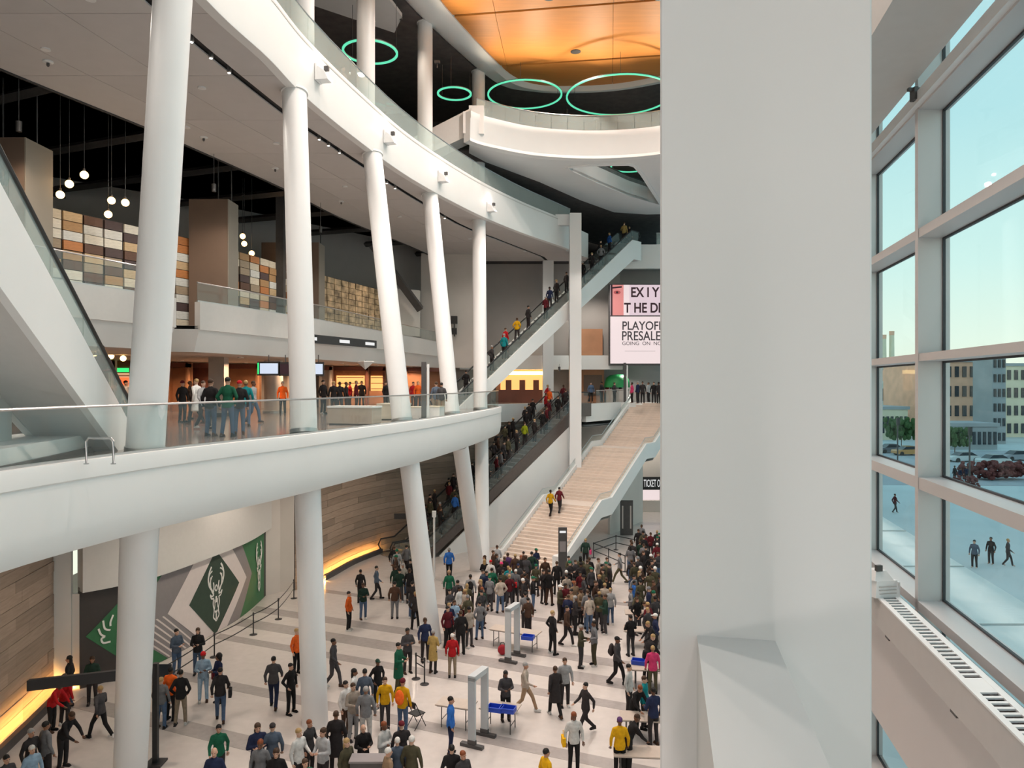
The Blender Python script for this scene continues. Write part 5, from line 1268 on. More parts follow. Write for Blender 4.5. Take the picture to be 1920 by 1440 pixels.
crowd('at lower frame edge', [
    (630, 1452, 'dark', 'dark', 'stand', 190, dict(h=1.05, hcol='brown', cut='coat')), (606, 1488, 'pale', 'dark', 'phone', 330, dict(hair='long', hcol='brown')), (650, 1504, 'olive', 'dark', 'stand', 60, dict(hair='long', hcol='blond')), (681, 1469, 'black', 'dark', 'phone', 30, dict(hair='bald', skin=(.60, .36, .26))), (720, 1471, 'white', 'dark', 'folded', 60, dict(hcol='red')), (753, 1469, 'dark', 'dark', 'stand', 200, dict(hair='cap', hat='maroon')),
    (745, 1501, 'slate', 'dark', 'stand', 190, dict(hcol='white')), (772, 1505, 'olive', 'dark', 'stand', 170, dict(hcol='white', h=1.03)), (728, 1528, 'tan', 'dark', 'stand', 120, dict(hcol='white')), (847, 1520, 'black', 'black', 'stand', 185, dict(hcol='black')), (868, 1527, 'charcoal', 'dark', 'stand', 40, dict(hcol='red')), (1024, 1527, 'yellow', 'dark', 'stand', 120, dict(hcol='black')),
    (410, 1470, 'green', 'dark', 'walk', 20, dict(hcol='black')), (402, 1532, 'navy', 'dark', 'stand', 10, dict(hair='bald', skin=(.60, .36, .26))), (483, 1478, 'navy', 'dark', 'folded', 30, dict(hair='long', hcol='brown')), (511, 1473, 'slate', 'dark', 'stand', 200, dict(hair='cap', hat='dark')), (488, 1514, 'grey', 'dark', 'stand', 5, dict(hcol='red')), (518, 1533, 'black', 'dark', 'stand', 10, dict(hair='long', hcol='brown')), (560, 1487, 'white', 'dark', 'onehand', 60, dict(hcol='blond')), (580, 1459, 'charcoal', 'dark', 'onehand', 60, dict(hcol='red')), (572, 1546, 'green', 'dark', 'stand', 40)])
crowd('near stag wall', [
    (331, 1266, 'slate', 'denim', 'phone', 60, dict(hcol='black')), (371, 1265, 'black', 'denim', 'phone', 10, dict(hair='long', hcol='brown')), (381, 1316, 'lightblue', 'lightblue', 'phone', 20, dict(hair='beanie', hat='red', skin=(.16, .075, .045))), (410, 1318, 'navy', 'black', 'phone', 320, dict(hair='big', hcol='black', bag='maroon', skin=(.16, .075, .045))), (413, 1353, 'dark', 'denim', 'walk', 200, dict(bag='black')), (320, 1350, 'orange', 'black', 'stand', 170), (339, 1360, 'black', 'khaki', 'pockets', 190, dict(h=1.05)), (302, 1366, 'grey', 'denim', 'stand', 180)])
crowd('beside left plank wall', [
    (130, 1327, 'black', 'denim', 'stand', 280, dict(hair='long', hcol='black')), (173, 1321, 'darkgreen', 'dark', 'phone', 20, dict(hair='long', hcol='brown')), (188, 1386, 'charcoal', 'black', 'stride', 250), (97, 1372, 'red', 'black', 'lean', 90, dict(hcol='brown')), (121, 1360, 'red', 'dark', 'stand', 170), (118, 1440, 'black', 'dark', 'lean', 80, dict(hcol='brown')), (86, 1474, 'grey', 'dark', 'stand', 150, dict(hcol='black')), (58, 1486, 'dark', 'dark', 'stand', 70, dict(hcol='grey')), (60, 1516, 'lightblue', 'denim', 'stand', 60, dict(hcol='white')), (12, 1538, 'charcoal', 'dark', 'stand', 60, dict(hcol='black'))])
crowd('in stair foot crowd', [
    (932, 1077, 'pale', 'dark', 'walk', 180), (952, 1095, 'purple', 'dark', 'stand', 190), (966, 1099, 'brown', 'dark', 'stand', 180), (977, 1103, 'dark', 'dark', 'stand', 10, dict(hcol='red')), (986, 1103, 'charcoal', 'dark', 'stand', 185), (920, 1112, 'white', 'grey', 'stand', 170, dict(hair='cap', hat='red')), (922, 1129, 'green', 'grey', 'stand', 190), (940, 1116, 'dark', 'dark', 'stand', 20, dict(hair='beanie', hat='pink')), (946, 1102, 'black', 'dark', 'stand', 180), (953, 1121, 'teal', 'dark', 'stand', 200), (967, 1129, 'grey', 'charcoal', 'stand', 170, dict(hair='cap', hat='white')), (943, 1132, 'olive', 'dark', 'stand', 180), (983, 1128, 'brown', 'dark', 'stand', 200), (956, 1130, 'grey', 'dark', 'stand', 190, dict(bag='red')),
    (1022, 1108, 'brown', 'dark', 'stand', 20), (1044, 1114, 'black', 'black', 'stand', 190), (1030, 1135, 'black', 'brown', 'pockets', 150, dict(h=1.05)), (1019, 1131, 'dark', 'dark', 'stand', 30), (985, 1182, 'grey', 'dark', 'stand', 180, dict(bag='olive')), (990, 1192, 'brown', 'dark', 'onehand', 190), (1050, 1167, 'olive', 'dark', 'phone', 60, dict(hair='cap', hat='white'))])
crowd('in right-hand lobby crowd', [
    (1098, 1062, 'darkgreen', 'dark', 'stand', 170, dict(bag='pink')), (1185, 1072, 'dark', 'brown', 'stand', 180, dict(cut='coat')), (1203, 1031, 'grey', 'dark', 'stand', 180), (1197, 1041, 'black', 'dark', 'stand', 170), (1207, 1059, 'black', 'dark', 'stand', 190), (1232, 1044, 'dark', 'dark', 'stand', 180), (1220, 1047, 'maroon', 'dark', 'stand', 150), (1211, 1082, 'black', 'dark', 'pockets', 180), (1162, 1095, 'grey', 'olive', 'stride', 250), (1122, 1106, 'beige', 'dark', 'stand', 60), (1138, 1106, 'grey', 'dark', 'stand', 20), (1129, 1119, 'brown', 'dark', 'stand', 100), (1143, 1121, 'dark', 'dark', 'stand', 280),
    (1088, 1133, 'maroon', 'dark', 'stand', 20), (1124, 1141, 'black', 'dark', 'stand', 240), (1137, 1148, 'black', 'grey', 'stand', 190), (1077, 1158, 'tan', 'dark', 'onehand', 30, dict(hcol='red')), (1117, 1158, 'brown', 'dark', 'stand', 60), (1189, 1150, 'blue', 'black', 'stand', 100, dict(h=.92)), (1201, 1157, 'olive', 'dark', 'stand', 200), (1223, 1120, 'black', 'dark', 'stand', 170, dict(pack='grey')), (1229, 1148, 'black', 'dark', 'lean', 90), (1102, 1179, 'grey', 'denim', 'stand', 185, dict(cut='coat')), (1134, 1164, 'beige', 'charcoal', 'stand', 160), (1122, 1171, 'dark', 'dark', 'stand', 190), (1071, 1175, 'tan', 'dark', 'phone', 320), (1060, 1165, 'maroon', 'dark', 'stand', 40), (1089, 1172, 'tan', 'dark', 'phone', 50)])
crowd('beyond metal detectors', [
    (1036, 1227, 'black', 'black', 'pockets', 120, dict(h=1.05)), (1063, 1211, 'brown', 'dark', 'walk', 60), (1089, 1252, 'olive', 'charcoal', 'phone', 70), (1114, 1248, 'grey', 'olive', 'onehand', 280, dict(h=1.03)), (1157, 1284, 'charcoal', 'black', 'walk', 60, dict(pack='dark', hair='cap', hat='black')), (1059, 1325, 'pale', 'dark', 'stand', 10), (1041, 1344, 'dark', 'black', 'walk', 200, dict(cut='coat')), (1098, 1379, 'dark', 'dark', 'stride', 300), (985, 1336, 'beige', 'tan', 'stride', 80), (948, 1351, 'charcoal', 'black', 'phone', 15, dict(hair='long', hcol='black', skin=(.16, .075, .045))), (845, 1414, 'blue', 'navy', 'stand', 90, dict(hcol='black'))])
crowd('at right-hand bag tables', [
    (1212, 1278, 'black', 'dark', 'lean', 120, dict(hcol='blond')), (1224, 1300, 'pink', 'olive', 'stand', 175, dict(hcol='blond')), (1179, 1343, 'white', 'dark', 'stand', 60, dict(hcol='black')), (1222, 1198, 'dark', 'dark', 'lean', 250), (1228, 1241, 'black', 'dark', 'lean', 280), (1076, 1447, 'white', 'black', 'stand', 10, dict(hair='long', hcol='red', bag='yellow')), (1190, 1373, 'black', 'black', 'lean', 30, dict(hcol='red')), (1208, 1366, 'teal', 'dark', 'stand', 60), (1162, 1460, 'yellow', 'black', 'stand', 180, dict(hair='cap', hat='purple')), (1177, 1451, 'black', 'black', 'lean', 110, dict(hcol='brown')), (1225, 1397, 'navy', 'dark', 'onehand', 200)])
G2 = 'people on the eye-level concourse'
def crowd2(place, rows):
    for q in rows:
        kw = q[6] if len(q) > 6 else {}
        person(q[0], q[1], q[2], q[3], q[4], q[5], place, z=Z2, group=G2, **kw)
crowd2('on concourse left of second column', [
    (200, 800, 'maroon', 'dark', 'stand', 40, dict(hcol='black')), (222, 798, 'grey', 'denim', 'stand', 300, dict(hcol='black')), (236, 790, 'pale', 'dark', 'stand', 90), (342, 792, 'black', 'dark', 'stand', 60, dict(hair='beanie', hat='maroon')), (356, 786, 'dark', 'dark', 'stand', 120), (368, 797, 'white', 'dark', 'walk', 250, dict(cut='coat', hcol='blond')), (381, 805, 'pale', 'charcoal', 'walk', 60, dict(hcol='brown')), (395, 818, 'black', 'denim', 'stand', 175, dict(hcol='brown')), (427, 819, 'green', 'denim', 'pockets', 180, dict(hcol='black', h=1.03)), (449, 815, 'black', 'denim', 'stand', 200, dict(hair='cap', hat='red')), (461, 800, 'teal', 'denim', 'stand', 190, dict(hcol='blond')), (475, 793, 'pale', 'denim', 'walk', 80), (530, 779, 'orange', 'black', 'stand', 20)])
crowd2('on concourse near glowing bar', [
    (606, 776, 'dark', 'dark', 'stand', 60), (626, 778, 'black', 'dark', 'stand', 200), (637, 777, 'black', 'charcoal', 'stand', 180), (649, 774, 'dark', 'dark', 'stand', 120), (656, 768, 'red', 'dark', 'stand', 300), (668, 770, 'maroon', 'dark', 'stand', 90), (678, 766, 'dark', 'dark', 'stand', 200), (723, 768, 'black', 'dark', 'stand', 60), (775, 766, 'red', 'dark', 'stand', 40), (784, 768, 'orange', 'dark', 'stand', 20), (795, 765, 'charcoal', 'dark', 'stand', 60), (818, 781, 'slate', 'khaki', 'stand', 200), (828, 782, 'charcoal', 'khaki', 'stand', 180, dict(hcol='black'))])
for i, (u, vf, top) in enumerate(((940, 752, 'dark'), (951, 753, 'red'), (963, 752, 'dark'), (976, 753, 'maroon'), (988, 752, 'red'), (999, 753, 'dark'), (1010, 752, 'maroon'), (1020, 753, 'dark'), (1100, 754, 'maroon'), (1108, 755, 'denim'), (1117, 754, 'gold'), (1128, 755, 'dark'), (1140, 754, 'red'), (1152, 755, 'charcoal'), (1163, 754, 'dark'), (1185, 756, 'pink'), (1196, 757, 'navy'), (1205, 757, 'dark'), (1216, 755, 'pale'), (1226, 757, 'black'), (1235, 757, 'dark'))):
    person(u, vf, top, 'dark', 'stand', None, 'on far concourse', z=Z2, small=True, group=G2)
person(1026, 931 + 55, 'yellow', 'black', 'walk', 150, 'climbing pale stair', pos=(2.55, 49.0, 2.55), group='people on the stair'); person(1044, 985, 'maroon', 'dark', 'walk', 150, 'climbing pale stair', pos=(3.15, 49.2, 2.72), group='people on the stair')
# riders on the escalators
def riders(root_loc, d, n2, slope, run, w, place, n, z0, seed, cols, grp, skip=()):
    rr = random.Random(seed); th = math.degrees(math.atan2(d[0], -d[1]))
    for i in range(n):
        x = 0.9 + (run - 1.6) * i / (n - 1); x = round(x/0.4)*0.4 + 0.2
        y = rr.choice((-1, 1)) * w * 0.2
        p = (root_loc[0] + d[0]*x + n2[0]*y, root_loc[1] + d[1]*x + n2[1]*y, z0 + (int(x/0.4 + 0.01) + 1)*0.4*slope - 0.02)
        top = cols[i] if i < len(cols) and cols[i] else rr.choice(['black', 'dark', 'charcoal', 'brown', 'olive', 'maroon', 'grey', 'black', 'dark'])
        person(0, 0, top, 'dark', rr.choice(['stand', 'pockets', 'onehand', 'stand']), th + rr.uniform(-25, 25), place, pos=p, small=True, group=grp)
riders(eR.location, ED, EN, 0.675, runR, 1.6, 'on right lower escalator', 22, 0.0, 5, [None, None, None, 'blue', None, None, 'yellow', None, None, 'maroon', None, None, None, None, 'lime', 'dark'], 'riders on the lower escalators')
riders(eL.location, ED, EN, 0.675, runL, 1.6, 'on left lower escalator', 26, 0.0, 6, [None]*23 + ['red', 'orange', 'red'], 'riders on the lower escalators')
UN = (-UD[1], UD[0])
riders(eU.location, UD, UN, 0.694, runU, 1.6, 'on upper escalator', 17, Z2, 8, ['black', 'brown', 'charcoal', 'teal', 'red', 'yellow', None, 'maroon', 'navy', None, None, None, None, 'grey', 'dark', 'blue', 'gold'], 'riders on the upper escalator')
riders(eW.location, LD, (-LD[1], LD[0]), 0.655, runW, 1.6, 'on left-edge escalator', 5, Z2, 9, ['maroon', 'black', 'darkgreen', 'grey', 'maroon'], 'riders on the left escalator')
for (u, v, top, Y) in ((676, 140, 'brown', 31.5), (1180, 452, 'dark', 63.5), (1172, 452, 'grey', 64.2)):
    person(0, 0, top, 'dark', 'stand', 20 if u < 700 else 160, 'on uppermost level', pos=((u - 960)/F*Y, Y, Z3), small=True, group='people on the uppermost level') if u > 700 else person(0, 0, top, 'dark', 'stand', 60, 'behind upper glass band', pos=(at_y(E3, 31.5) - 0.6, 31.5, Z3), small=True)
for (u, vf, top, bot, ps) in ((1678, 962, 'maroon', 'dark', 'walk'), (1646, 954, 'dark', 'dark', 'stand'), (1827, 1065, 'slate', 'dark', 'stand'), (1858, 1058, 'black', 'dark', 'stand'), (1890, 1062, 'charcoal', 'dark', 'walk'), (1800, 905, 'navy', 'dark', 'stand'), (1790, 902, 'dark', 'dark', 'stand'), (1812, 903, 'navy', 'dark', 'stand')):
    person(u, vf, top, bot, ps, None, 'outside on the snowy plaza', small=True, z=-0.06, group='people outside on the plaza')
# the loosely packed rest of the crowd: darker coats between the people already placed
taken = [(r.location.x, r.location.y) for r, l, u in PEOPLE if r.location.z < 1]
rq = random.Random(21)
def fill(place, n, u0, u1, v0, v1):
    k = tries = 0
    while k < n and tries < 400:
        tries += 1; u = rq.uniform(u0, u1); v = rq.uniform(v0, v1); Y = EZ*F/(v - 720); x = (u - 960)/F*Y
        if min(math.dist((x, Y), q) for q in taken) < 0.5: continue
        taken.append((x, Y)); k += 1
        hr = rq.choice([dict(hair='short'), dict(hair='short'), dict(hair='long'), dict(hair='beanie', hat=rq.choice(['black', 'grey', 'green', 'white'])), dict(hair='cap', hat=rq.choice(['black', 'green', 'white', 'navy']))])
        person(u, v, rq.choice(['black', 'dark', 'charcoal', 'brown', 'olive', 'grey', 'navy', 'darkgreen', 'maroon', 'pale', 'beige']), rq.choice(['dark', 'black', 'denim', 'charcoal']), rq.choice(['stand', 'stand', 'pockets', 'phone', 'onehand', 'folded']), rq.choice([180, 160, 200, 40, 90, 270]), place, group=G, **hr)
fill('in stair foot crowd', 16, 905, 1010, 1085, 1150)
fill('in right-hand lobby crowd', 20, 1060, 1150, 1100, 1190)
fill('beside pillar edge', 34, 1176, 1238, 1040, 1235)
fill('beside third column', 8, 835, 905, 1140, 1215)
fill('near escalator foot', 6, 735, 790, 1085, 1150)
label_people()
# ------------------------------------------------------------------ lobby furniture
def ground(u, v, z=0.0):
    Y = (EZ - z)*F/(v - 720); return ((u - 960)/F*Y, Y, z)
def detector(u, v, rz, label):
    t = thing('metal_detector', label, 'metal detector', ground(u, v), rz, group='walk-through metal detectors')
    for s in (-1, 1):
        sp = MB().box((0, s*0.42, 1.12), (0.24, 0.09, 2.1)).build('side_panel', 'detector_grey', t)
        MB().box((0, s*0.42, 0.05), (0.78, 0.16, 0.10)).build('foot', 'charcoal_metal', sp)
        MB().box((0, s*0.42, 0.16), (0.27, 0.11, 0.14)).build('base_cover', 'charcoal_metal', sp)
        MB().box((-0.125, s*0.42, 1.0), (0.012, 0.05, 1.7)).build('indicator_strip', 'plastic_white', sp)
    MB().box((0, 0, 2.14), (0.24, 0.93, 0.16)).build('cross_head', 'detector_grey', t)
    MB().box((-0.13, 0.2, 2.14), (0.02, 0.2, 0.08)).build('display', 'gasket', t)
detector(897, 1390, -0.45, 'grey walk-through metal detector nearest the camera')
detector(961, 1236, -0.45, 'grey walk-through metal detector farther from the camera')
def table(u, v, L, rz, label):
    t = thing('folding_table', label, 'table', ground(u, v), rz, group='folding bag tables')
    MB().box((0, 0, 0.735), (L, 0.7, 0.04)).build('tabletop', 'table_top', t)
    MB().box((0, 0, 0.70), (L - 0.1, 0.62, 0.03)).build('apron', 'charcoal_metal', t)
    for sx in (-1, 1):
        for sy in (-1, 1): MB().tube([(sx*(L/2 - 0.2), sy*0.27, 0), (sx*(L/2 - 0.2), sy*0.25, 0.7)], 0.018, 8).build('leg', 'charcoal_metal', t)
        MB().tube([(sx*(L/2 - 0.2), -0.27, 0.25), (sx*(L/2 - 0.2), 0.27, 0.25)], 0.014, 6).build('crossbar', 'charcoal_metal', t)
    return t
table(966, 1214, 2.2, -0.42, 'tan folding table behind the farther metal detector')
table(938, 1367, 1.25, -0.30, 'short tan folding table with blue bins right of the nearest metal detector'); table(856, 1360, 1.25, -0.30, 'short tan folding table left of the nearest metal detector')
table(1204, 1178, 1.6, -0.1, 'tan folding table against the pillar edge, farthest of the right-hand tables')
table(1206, 1212, 1.7, -0.1, 'tan folding table at the pillar edge, second of the right-hand tables')
table(1222, 1288, 1.6, -0.1, 'tan folding table beside the person in pink')
table(1222, 1388, 2.0, -0.12, 'tan folding table beside the black-jacketed bag checker')
table(1222, 1458, 2.2, -0.08, 'tan folding table at the lower frame edge beside the pillar')
def bin_(u, v, label, s=1.0):
    t = thing('screening_bin', label, 'bin', ground(u, v, 0.756), -0.3, group='blue screening bins'); a, b, h = 0.24*s, 0.17*s, 0.15
    for x, y, w, d in ((0, -b, 2*a, .02), (0, b, 2*a, .02), (-a, 0, .02, 2*b), (a, 0, .02, 2*b)): MB().box((x, y, h/2), (w, d, h)).build('side', 'bin_blue', t)
    MB().box((0, 0, .01), (2*a, 2*b, .02)).build('base', 'bin_blue', t); MB().box((0, -b - .02, h), (2*a + .04, .03, .02)).build('rim', 'bin_blue', t)
bin_(929, 1332, 'left blue screening bin on the nearer detector table'); bin_(952, 1334, 'right blue screening bin on the nearer detector table'); bin_(990, 1198, 'blue screening bin on the farther detector table'); bin_(1197, 1244, 'blue screening bin on the table beside the person in pink')
t = thing('red_bag', 'red bag on the floor under the farther detector table', 'bag', ground(942, 1228)); MB().ell((0, 0, .22), (.2, .13, .22), 12, 8).build('body', 'neon_red' if False else 'brown_panel', t, smooth='all')
mat('red_fabric', (.32, .01, .02), .8, var=.15, scale=12); t.children[0].data.materials.clear(); t.children[0].data.materials.append(MATS['red_fabric'])
MB().tube([(-.1, 0, .4), (-.06, 0, .52), (.06, 0, .52), (.1, 0, .4)], .015, 6).build('handle', 'black_rubber', t)
# folding chair
t = thing('folding_chair', 'black folding chair beside the person in yellow with backpack', 'chair', ground(781, 1362), math.radians(140))
MB().box((0, 0, .45), (.42, .4, .03)).build('seat', 'black_paint', t); MB().box((0, .24, .80), (.40, .03, .2)).build('backrest', 'black_paint', t)
for s in (-1, 1):
    MB().tube([(s*.21, -.22, 0), (s*.21, .25, .9)], .014, 6).build('leg', 'black_paint', t); MB().tube([(s*.19, .26, 0), (s*.19, -.16, .45)], .014, 6).build('leg', 'black_paint', t)
# belt stanchions
def stanchion(p, label):
    t = thing('belt_stanchion', label, 'stanchion', p, group='belt stanchions')
    MB().lathe([(.17, 0), (.17, .015), (.06, .04), (.03, .05)], n=16).build('base', 'black_paint', t, smooth=True); MB().lathe([(.028, .03), (.028, .98)], n=10).build('post', 'black_paint', t, smooth=True); MB().lathe([(.038, .86), (.04, .99), (.02, 1.01)], n=10).build('belt_head', 'black_paint', t)
SP = [ground(300, 1302), ground(402, 1232), ground(475, 1190), ground(522, 1161), ground(551, 1122)]
for k, p in enumerate(SP): stanchion(p, 'black belt stanchion before the stag wall, %s from left' % ORD[k])
for k, (a, b) in enumerate(zip(SP, SP[1:])):
    t = thing('queue_belt', 'black queue belt before the stag wall, %s span from left' % ORD[k], 'belt', a, group='queue belts before the stag wall')
    for z in (0.92, 0.52): 
        m = MB(); d = Vector(b) - Vector(a); pts = [d*(i/6) + Vector((0, 0, z - 0.05*math.sin(math.pi*i/6))) for i in range(7)]
        for q, r in zip(pts, pts[1:]): m.poly([q - Vector((0, 0, .025)), r - Vector((0, 0, .025)), r + Vector((0, 0, .025)), q + Vector((0, 0, .025))])
        m.build('strap', 'black_rubber', t, fix=False)
for k, (u, v, lab) in enumerate(((780, 1273, 'black belt stanchion left of the gold-jacketed person'), (796, 1283, 'black belt stanchion in front of the third column'), (702, 1328, 'black belt stanchion beside the person in yellow'))): stanchion(ground(u, v), lab)
a = ground(780, 1273); b = ground(796, 1283); t = thing('queue_belt', 'black queue belt in front of the third column', 'belt', a)
for z in (.9, .6): m = MB(); d = Vector(b) - Vector(a); m.poly([Vector((0, 0, z)), d + Vector((0, 0, z)), d + Vector((0, 0, z + .05)), Vector((0, 0, z + .05))]).build('strap', 'black_rubber', t, fix=False)
SQ = [ground(1113, 1046), ground(1141, 1058), ground(1155, 1031), ground(1196, 1040), ground(1172, 1072)]
for k, p in enumerate(SQ): stanchion(p, 'black belt stanchion by the ticket queue, %s listed from the stair' % ORD[k])
for k, (i, j) in enumerate(((0, 2), (2, 3), (0, 1), (1, 4))):
    a, b = SQ[i], SQ[j]; t = thing('queue_belt', 'black queue belt by the ticket hall, %s span from the stair' % ORD[k], 'belt', a, group='ticket queue belts')
    for z in (.92, .45): m = MB(); d = Vector(b) - Vector(a); m.poly([Vector((0, 0, z)), d + Vector((0, 0, z)), d + Vector((0, 0, z + .06)), Vector((0, 0, z + .06))]).build('strap', 'black_rubber', t, fix=False)
# entry portal: black post and bar
t = thing('entry_portal', 'black sign bar on a tall black post behind the first lobby column', 'sign', (-10.6, 22.0, 0))
MB().box((0, 0, 1.5), (.14, .14, 3.0)).build('post', 'black_paint', t); MB().hexa([(-3.1, -1.12, 2.62), (0, -.07, 2.62), (0, .07, 2.62), (-3.1, -.98, 2.62)], [(-3.1, -1.12, 2.92), (0, -.07, 2.92), (0, .07, 2.92), (-3.1, -.98, 2.92)]).build('sign_bar', 'black_paint', t); MB().box((0, 0, .03), (.5, .5, .06)).build('base_plate', 'black_paint', t)
t = thing('pylon_sign', 'tall black pylon sign at the stair foot', 'sign', ground(1055, 1086)); MB().box((0, 0, 1.5), (.5, .12, 3.0)).build('panel', 'charcoal_metal', t); MB().box((0, -.065, 2.75), (.36, .01, .12)).build('lettering', 'sign_letters', t); MB().box((0, -.065, 1.9), (.36, .01, .6)).build('poster', 'print_grey', t); MB().box((0, 0, .03), (.7, .4, .06)).build('base', 'charcoal_metal', t)
t = thing('podium_sign', 'dark grey podium board with white lettering at the lower edge', 'sign', ground(694, 1510)); MB().box((0, 0, .62), (1.0, .4, 1.24)).build('body', 'charcoal_metal', t); MB().box((0, 0, 1.26), (1.06, .46, .05)).build('top', 'print_grey', t); MB().box((.15, -.21, .95), (.45, .012, .10)).build('lettering', 'sign_letters', t)
t = thing('direction_sign', 'small black sign fixed to the plank wall behind the third column', 'sign', PX(750, 968, 48.5)); MB().box((0, 0, 0), (.75, .12, .36)).build('board', 'black_paint', t); MB().box((0, .4, 0), (.08, .8, .08)).build('arm', 'black_paint', t)
t = thing('lobby_screen', 'small dark display beside the person in orange near the stag wall', 'screen', ground(308, 1330)); MB().box((0, 0, 1.35), (.5, .06, .42)).build('display', 'dark_glass', t); MB().box((0, .02, .6), (.06, .06, 1.2)).build('stand', 'charcoal_metal', t); MB().box((0, 0, .02), (.4, .4, .04)).build('base', 'charcoal_metal', t)
t = thing('signal_post', 'slim white post in front of the lower escalators', 'post', ground(814, 1085)); MB().lathe([(.06, 0), (.06, 3.6)], n=10).build('pole', 'column_paint', t, smooth=True); MB().box((0, 0, 3.75), (.22, .2, .35)).build('head', 'column_paint', t)
# ------------------------------------------------------------------ added fill lamps
# roof downlights added to brighten the atrium
k = 0
for k, (x, y) in enumerate(((-4, 10), (2, 10), (-3, 18), (4, 18), (-2, 26), (5, 26), (-1, 33), (6, 33), (2, 40), (8, 40), (4, 46.5))):
    t = thing('roof_fill_light', 'fill downlight added in the orange ceiling, %s from near end' % ORD[k], 'lamp', (x, y, 32.2), group='added roof fill lights')
    MB().lathe([(0.32, 0.02), (0.32, -0.03), (0.26, -0.03)], n=16).build('bezel', 'charcoal_metal', t)
    lamp('roof_fill_lamp', 'SPOT', (0, 0, -0.06), 2700, (1, 0.88, 0.79), 0.25, parent=t, spot=140, blend=0.5)
# downlights added under the concourse slab to brighten the lobby
for k, (x, y, e) in enumerate(((-11.5, 22, 420), (-10.5, 28, 420), (-9.5, 34, 420), (-8.0, 39.5, 480), (-6.0, 44.5, 480), (-12.5, 33, 300), (9.5, 60.0, 0), (12, 64, 420), (9.9, 64.2, 300))):
    if e == 0: continue
    t = thing('lobby_fill_light', 'fill downlight added under the concourse slab, %s from near end' % ORD[k], 'lamp', (x, y, ZS2), group='added lobby fill lights')
    MB().lathe([(0.16, 0.02), (0.16, -0.03), (0.12, -0.03)], n=14).build('bezel', 'plastic_white', t)
    lamp('lobby_fill_lamp', 'SPOT', (0, 0, -0.06), e, (1, 0.85, 0.70), 0.12, parent=t, spot=150)
# downlights added in the upper soffit to brighten the concourse
for k, (x, y) in enumerate(((-11.5, 14), (-11.4, 20), (-10.9, 26), (-10.2, 32), (-8.8, 39), (-7, 46), (-3, 53), (1.0, 58), (-14.5, 23), (-13.2, 30))):
    t = thing('soffit_fill_light', 'fill downlight added in the grey upper soffit, %s from near end' % ORD[k], 'lamp', (x, y, ZS3), group='added soffit fill lights')
    MB().lathe([(0.14, 0.04), (0.14, -0.02), (0.10, -0.02)], n=14).build('bezel', 'plastic_white', t)
    lamp('soffit_fill_lamp', 'SPOT', (0, 0, -0.05), 480, (1, 0.90, 0.80), 0.1, parent=t, spot=150)
# warm lamps added under the mezzanine to brighten the shop fronts
for k, (x, y) in enumerate([(-17, 27), (-15, 31.5), (-13.2, 36), (-12, 41), (-10.6, 46), (-9.3, 51), (-7.6, 55.5)] + [((u - 960)/F*(Ys(u) - 2.2), Ys(u) - 2.2) for u in (190, 340, 400, 460, 520, 650, 705)]):
    t = thing('mezzanine_fill_light', 'warm fill downlight added under the mezzanine, %s from near end' % ORD[k], 'lamp', (x, y, 12.58), group='added mezzanine fill lights')
    MB().lathe([(0.14, 0.04), (0.14, -0.02), (0.10, -0.02)], n=14).build('bezel', 'plastic_white', t)
    lamp('mezzanine_fill_lamp', 'SPOT', (0, 0, -0.05), 240, (1, 0.62, 0.36), 0.1, parent=t, spot=150)
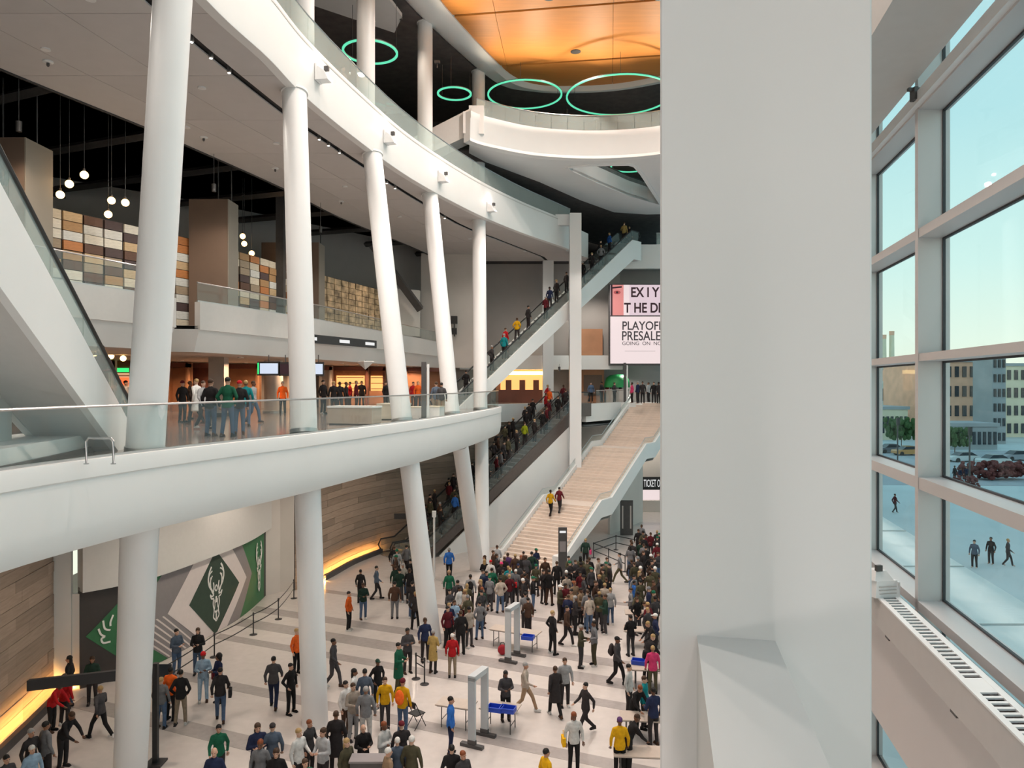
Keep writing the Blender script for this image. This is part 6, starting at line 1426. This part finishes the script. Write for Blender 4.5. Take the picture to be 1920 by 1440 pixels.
# lamps added to brighten the mezzanine bar, far concourse and upper levels
for k, (x, y, z, e, c) in enumerate(((-17, 25.5, 20, 260, (1, .8, .6)), (-13.5, 33.5, 20, 260, (1, .8, .6)), (-11, 42.5, 20, 260, (1, .8, .6)), (-8.5, 52, 20, 200, (1, .8, .6)), (7, 61.5, 20, 800, (1, .9, .8)), (10, 64.5, 12.6, 260, (1, .9, .8)), (4, 62.5, 12.4, 120, (1, .8, .6)), (-6, 40, 31, 260, (1, .85, .7)), (-9, 32, 30.8, 260, (1, .85, .7)), (4, 54, 31, 160, (1, .85, .7)))):
    t = thing('hanging_fill_light', 'added hanging cylinder fill light, %s from near end' % ORD[k], 'lamp', (x, y, z), group='added hanging fill lights')
    MB().lathe([(0.09, 0.0), (0.10, 0.35), (0.03, 0.37)], n=12).build('cylinder', 'charcoal_metal', t)
    MB().tube([(0, 0, 0.35), (0, 0, (3.05 if z == 20 and x < 0 else 1.7 if z == 20 else 0.6))], 0.012, 4).build('stem', 'charcoal_metal', t)
    lamp('hanging_fill_lamp', 'SPOT', (0, 0, -0.03), e, c, 0.08, parent=t, spot=150)

# floodlights added to brighten the wood ceiling: on the uppermost columns and behind the high balcony glass
def aim(o, a, b):
    o.rotation_euler = (Vector(b) - Vector(a)).to_track_quat('-Z', 'Y').to_euler()
for k, (x, y, z, tx, ty) in enumerate(((-6.7, 33.3, 29.0, 0, 30), (-4.1, 40.5, 29.0, 3, 38), (-1.6, 47.2, 29.0, 4, 43), (1.5, 47.6, 28.7, 4, 42), (5.5, 48.3, 28.7, 6, 42), (9.5, 47.4, 28.7, 8, 40))):
    t = thing('ceiling_fill_light', 'fill light added to brighten the orange ceiling, %s from left' % ORD[k], 'lamp', (x, y, z), group='added ceiling fill lights')
    MB().box((0, 0, -0.08), (0.3, 0.2, 0.14)).build('housing', 'charcoal_metal', t)
    MB().tube([(0, 0, -0.1), (0, 0, -0.1 - (z - 27.3) if k > 2 else -0.4)], 0.03, 6).build('stem', 'charcoal_metal', t)
    o = lamp('ceiling_fill_lamp', 'SPOT', (0, 0, 0.05), 620, (1, 0.86, 0.66), 0.15, parent=t, spot=120, blend=0.9); aim(o, (x, y, z), (tx, ty, 34))

# unseen floodlights added behind the viewer to brighten the near pillar and hall
for k, (x, z) in enumerate(((-7.5, 17.5), (-3.2, 17.5), (0.6, 17.5), (-5.5, 8.5), (-0.8, 6.5))):
    t = thing('rear_fill_light', 'unseen fill light added on the rear wall, %s one' % ORD[k], 'spotlight', (x, -8.0, z), group='added rear fill lights')
    MB().box((0, 0.06, 0), (0.5, 0.12, 0.5)).build('back_plate', 'plastic_white', t); MB().box((0, 0.3, 0.0), (0.4, 0.4, 0.34)).build('housing', 'plastic_white', t)
    o = lamp('rear_fill_lamp', 'SPOT', (0, 0.55, 0), 540, (1, 0.87, 0.83), 0.3, parent=t, spot=110, blend=0.8); aim(o, (x, -8, z), (x*0.6, 30, 10 if z > 10 else 4))
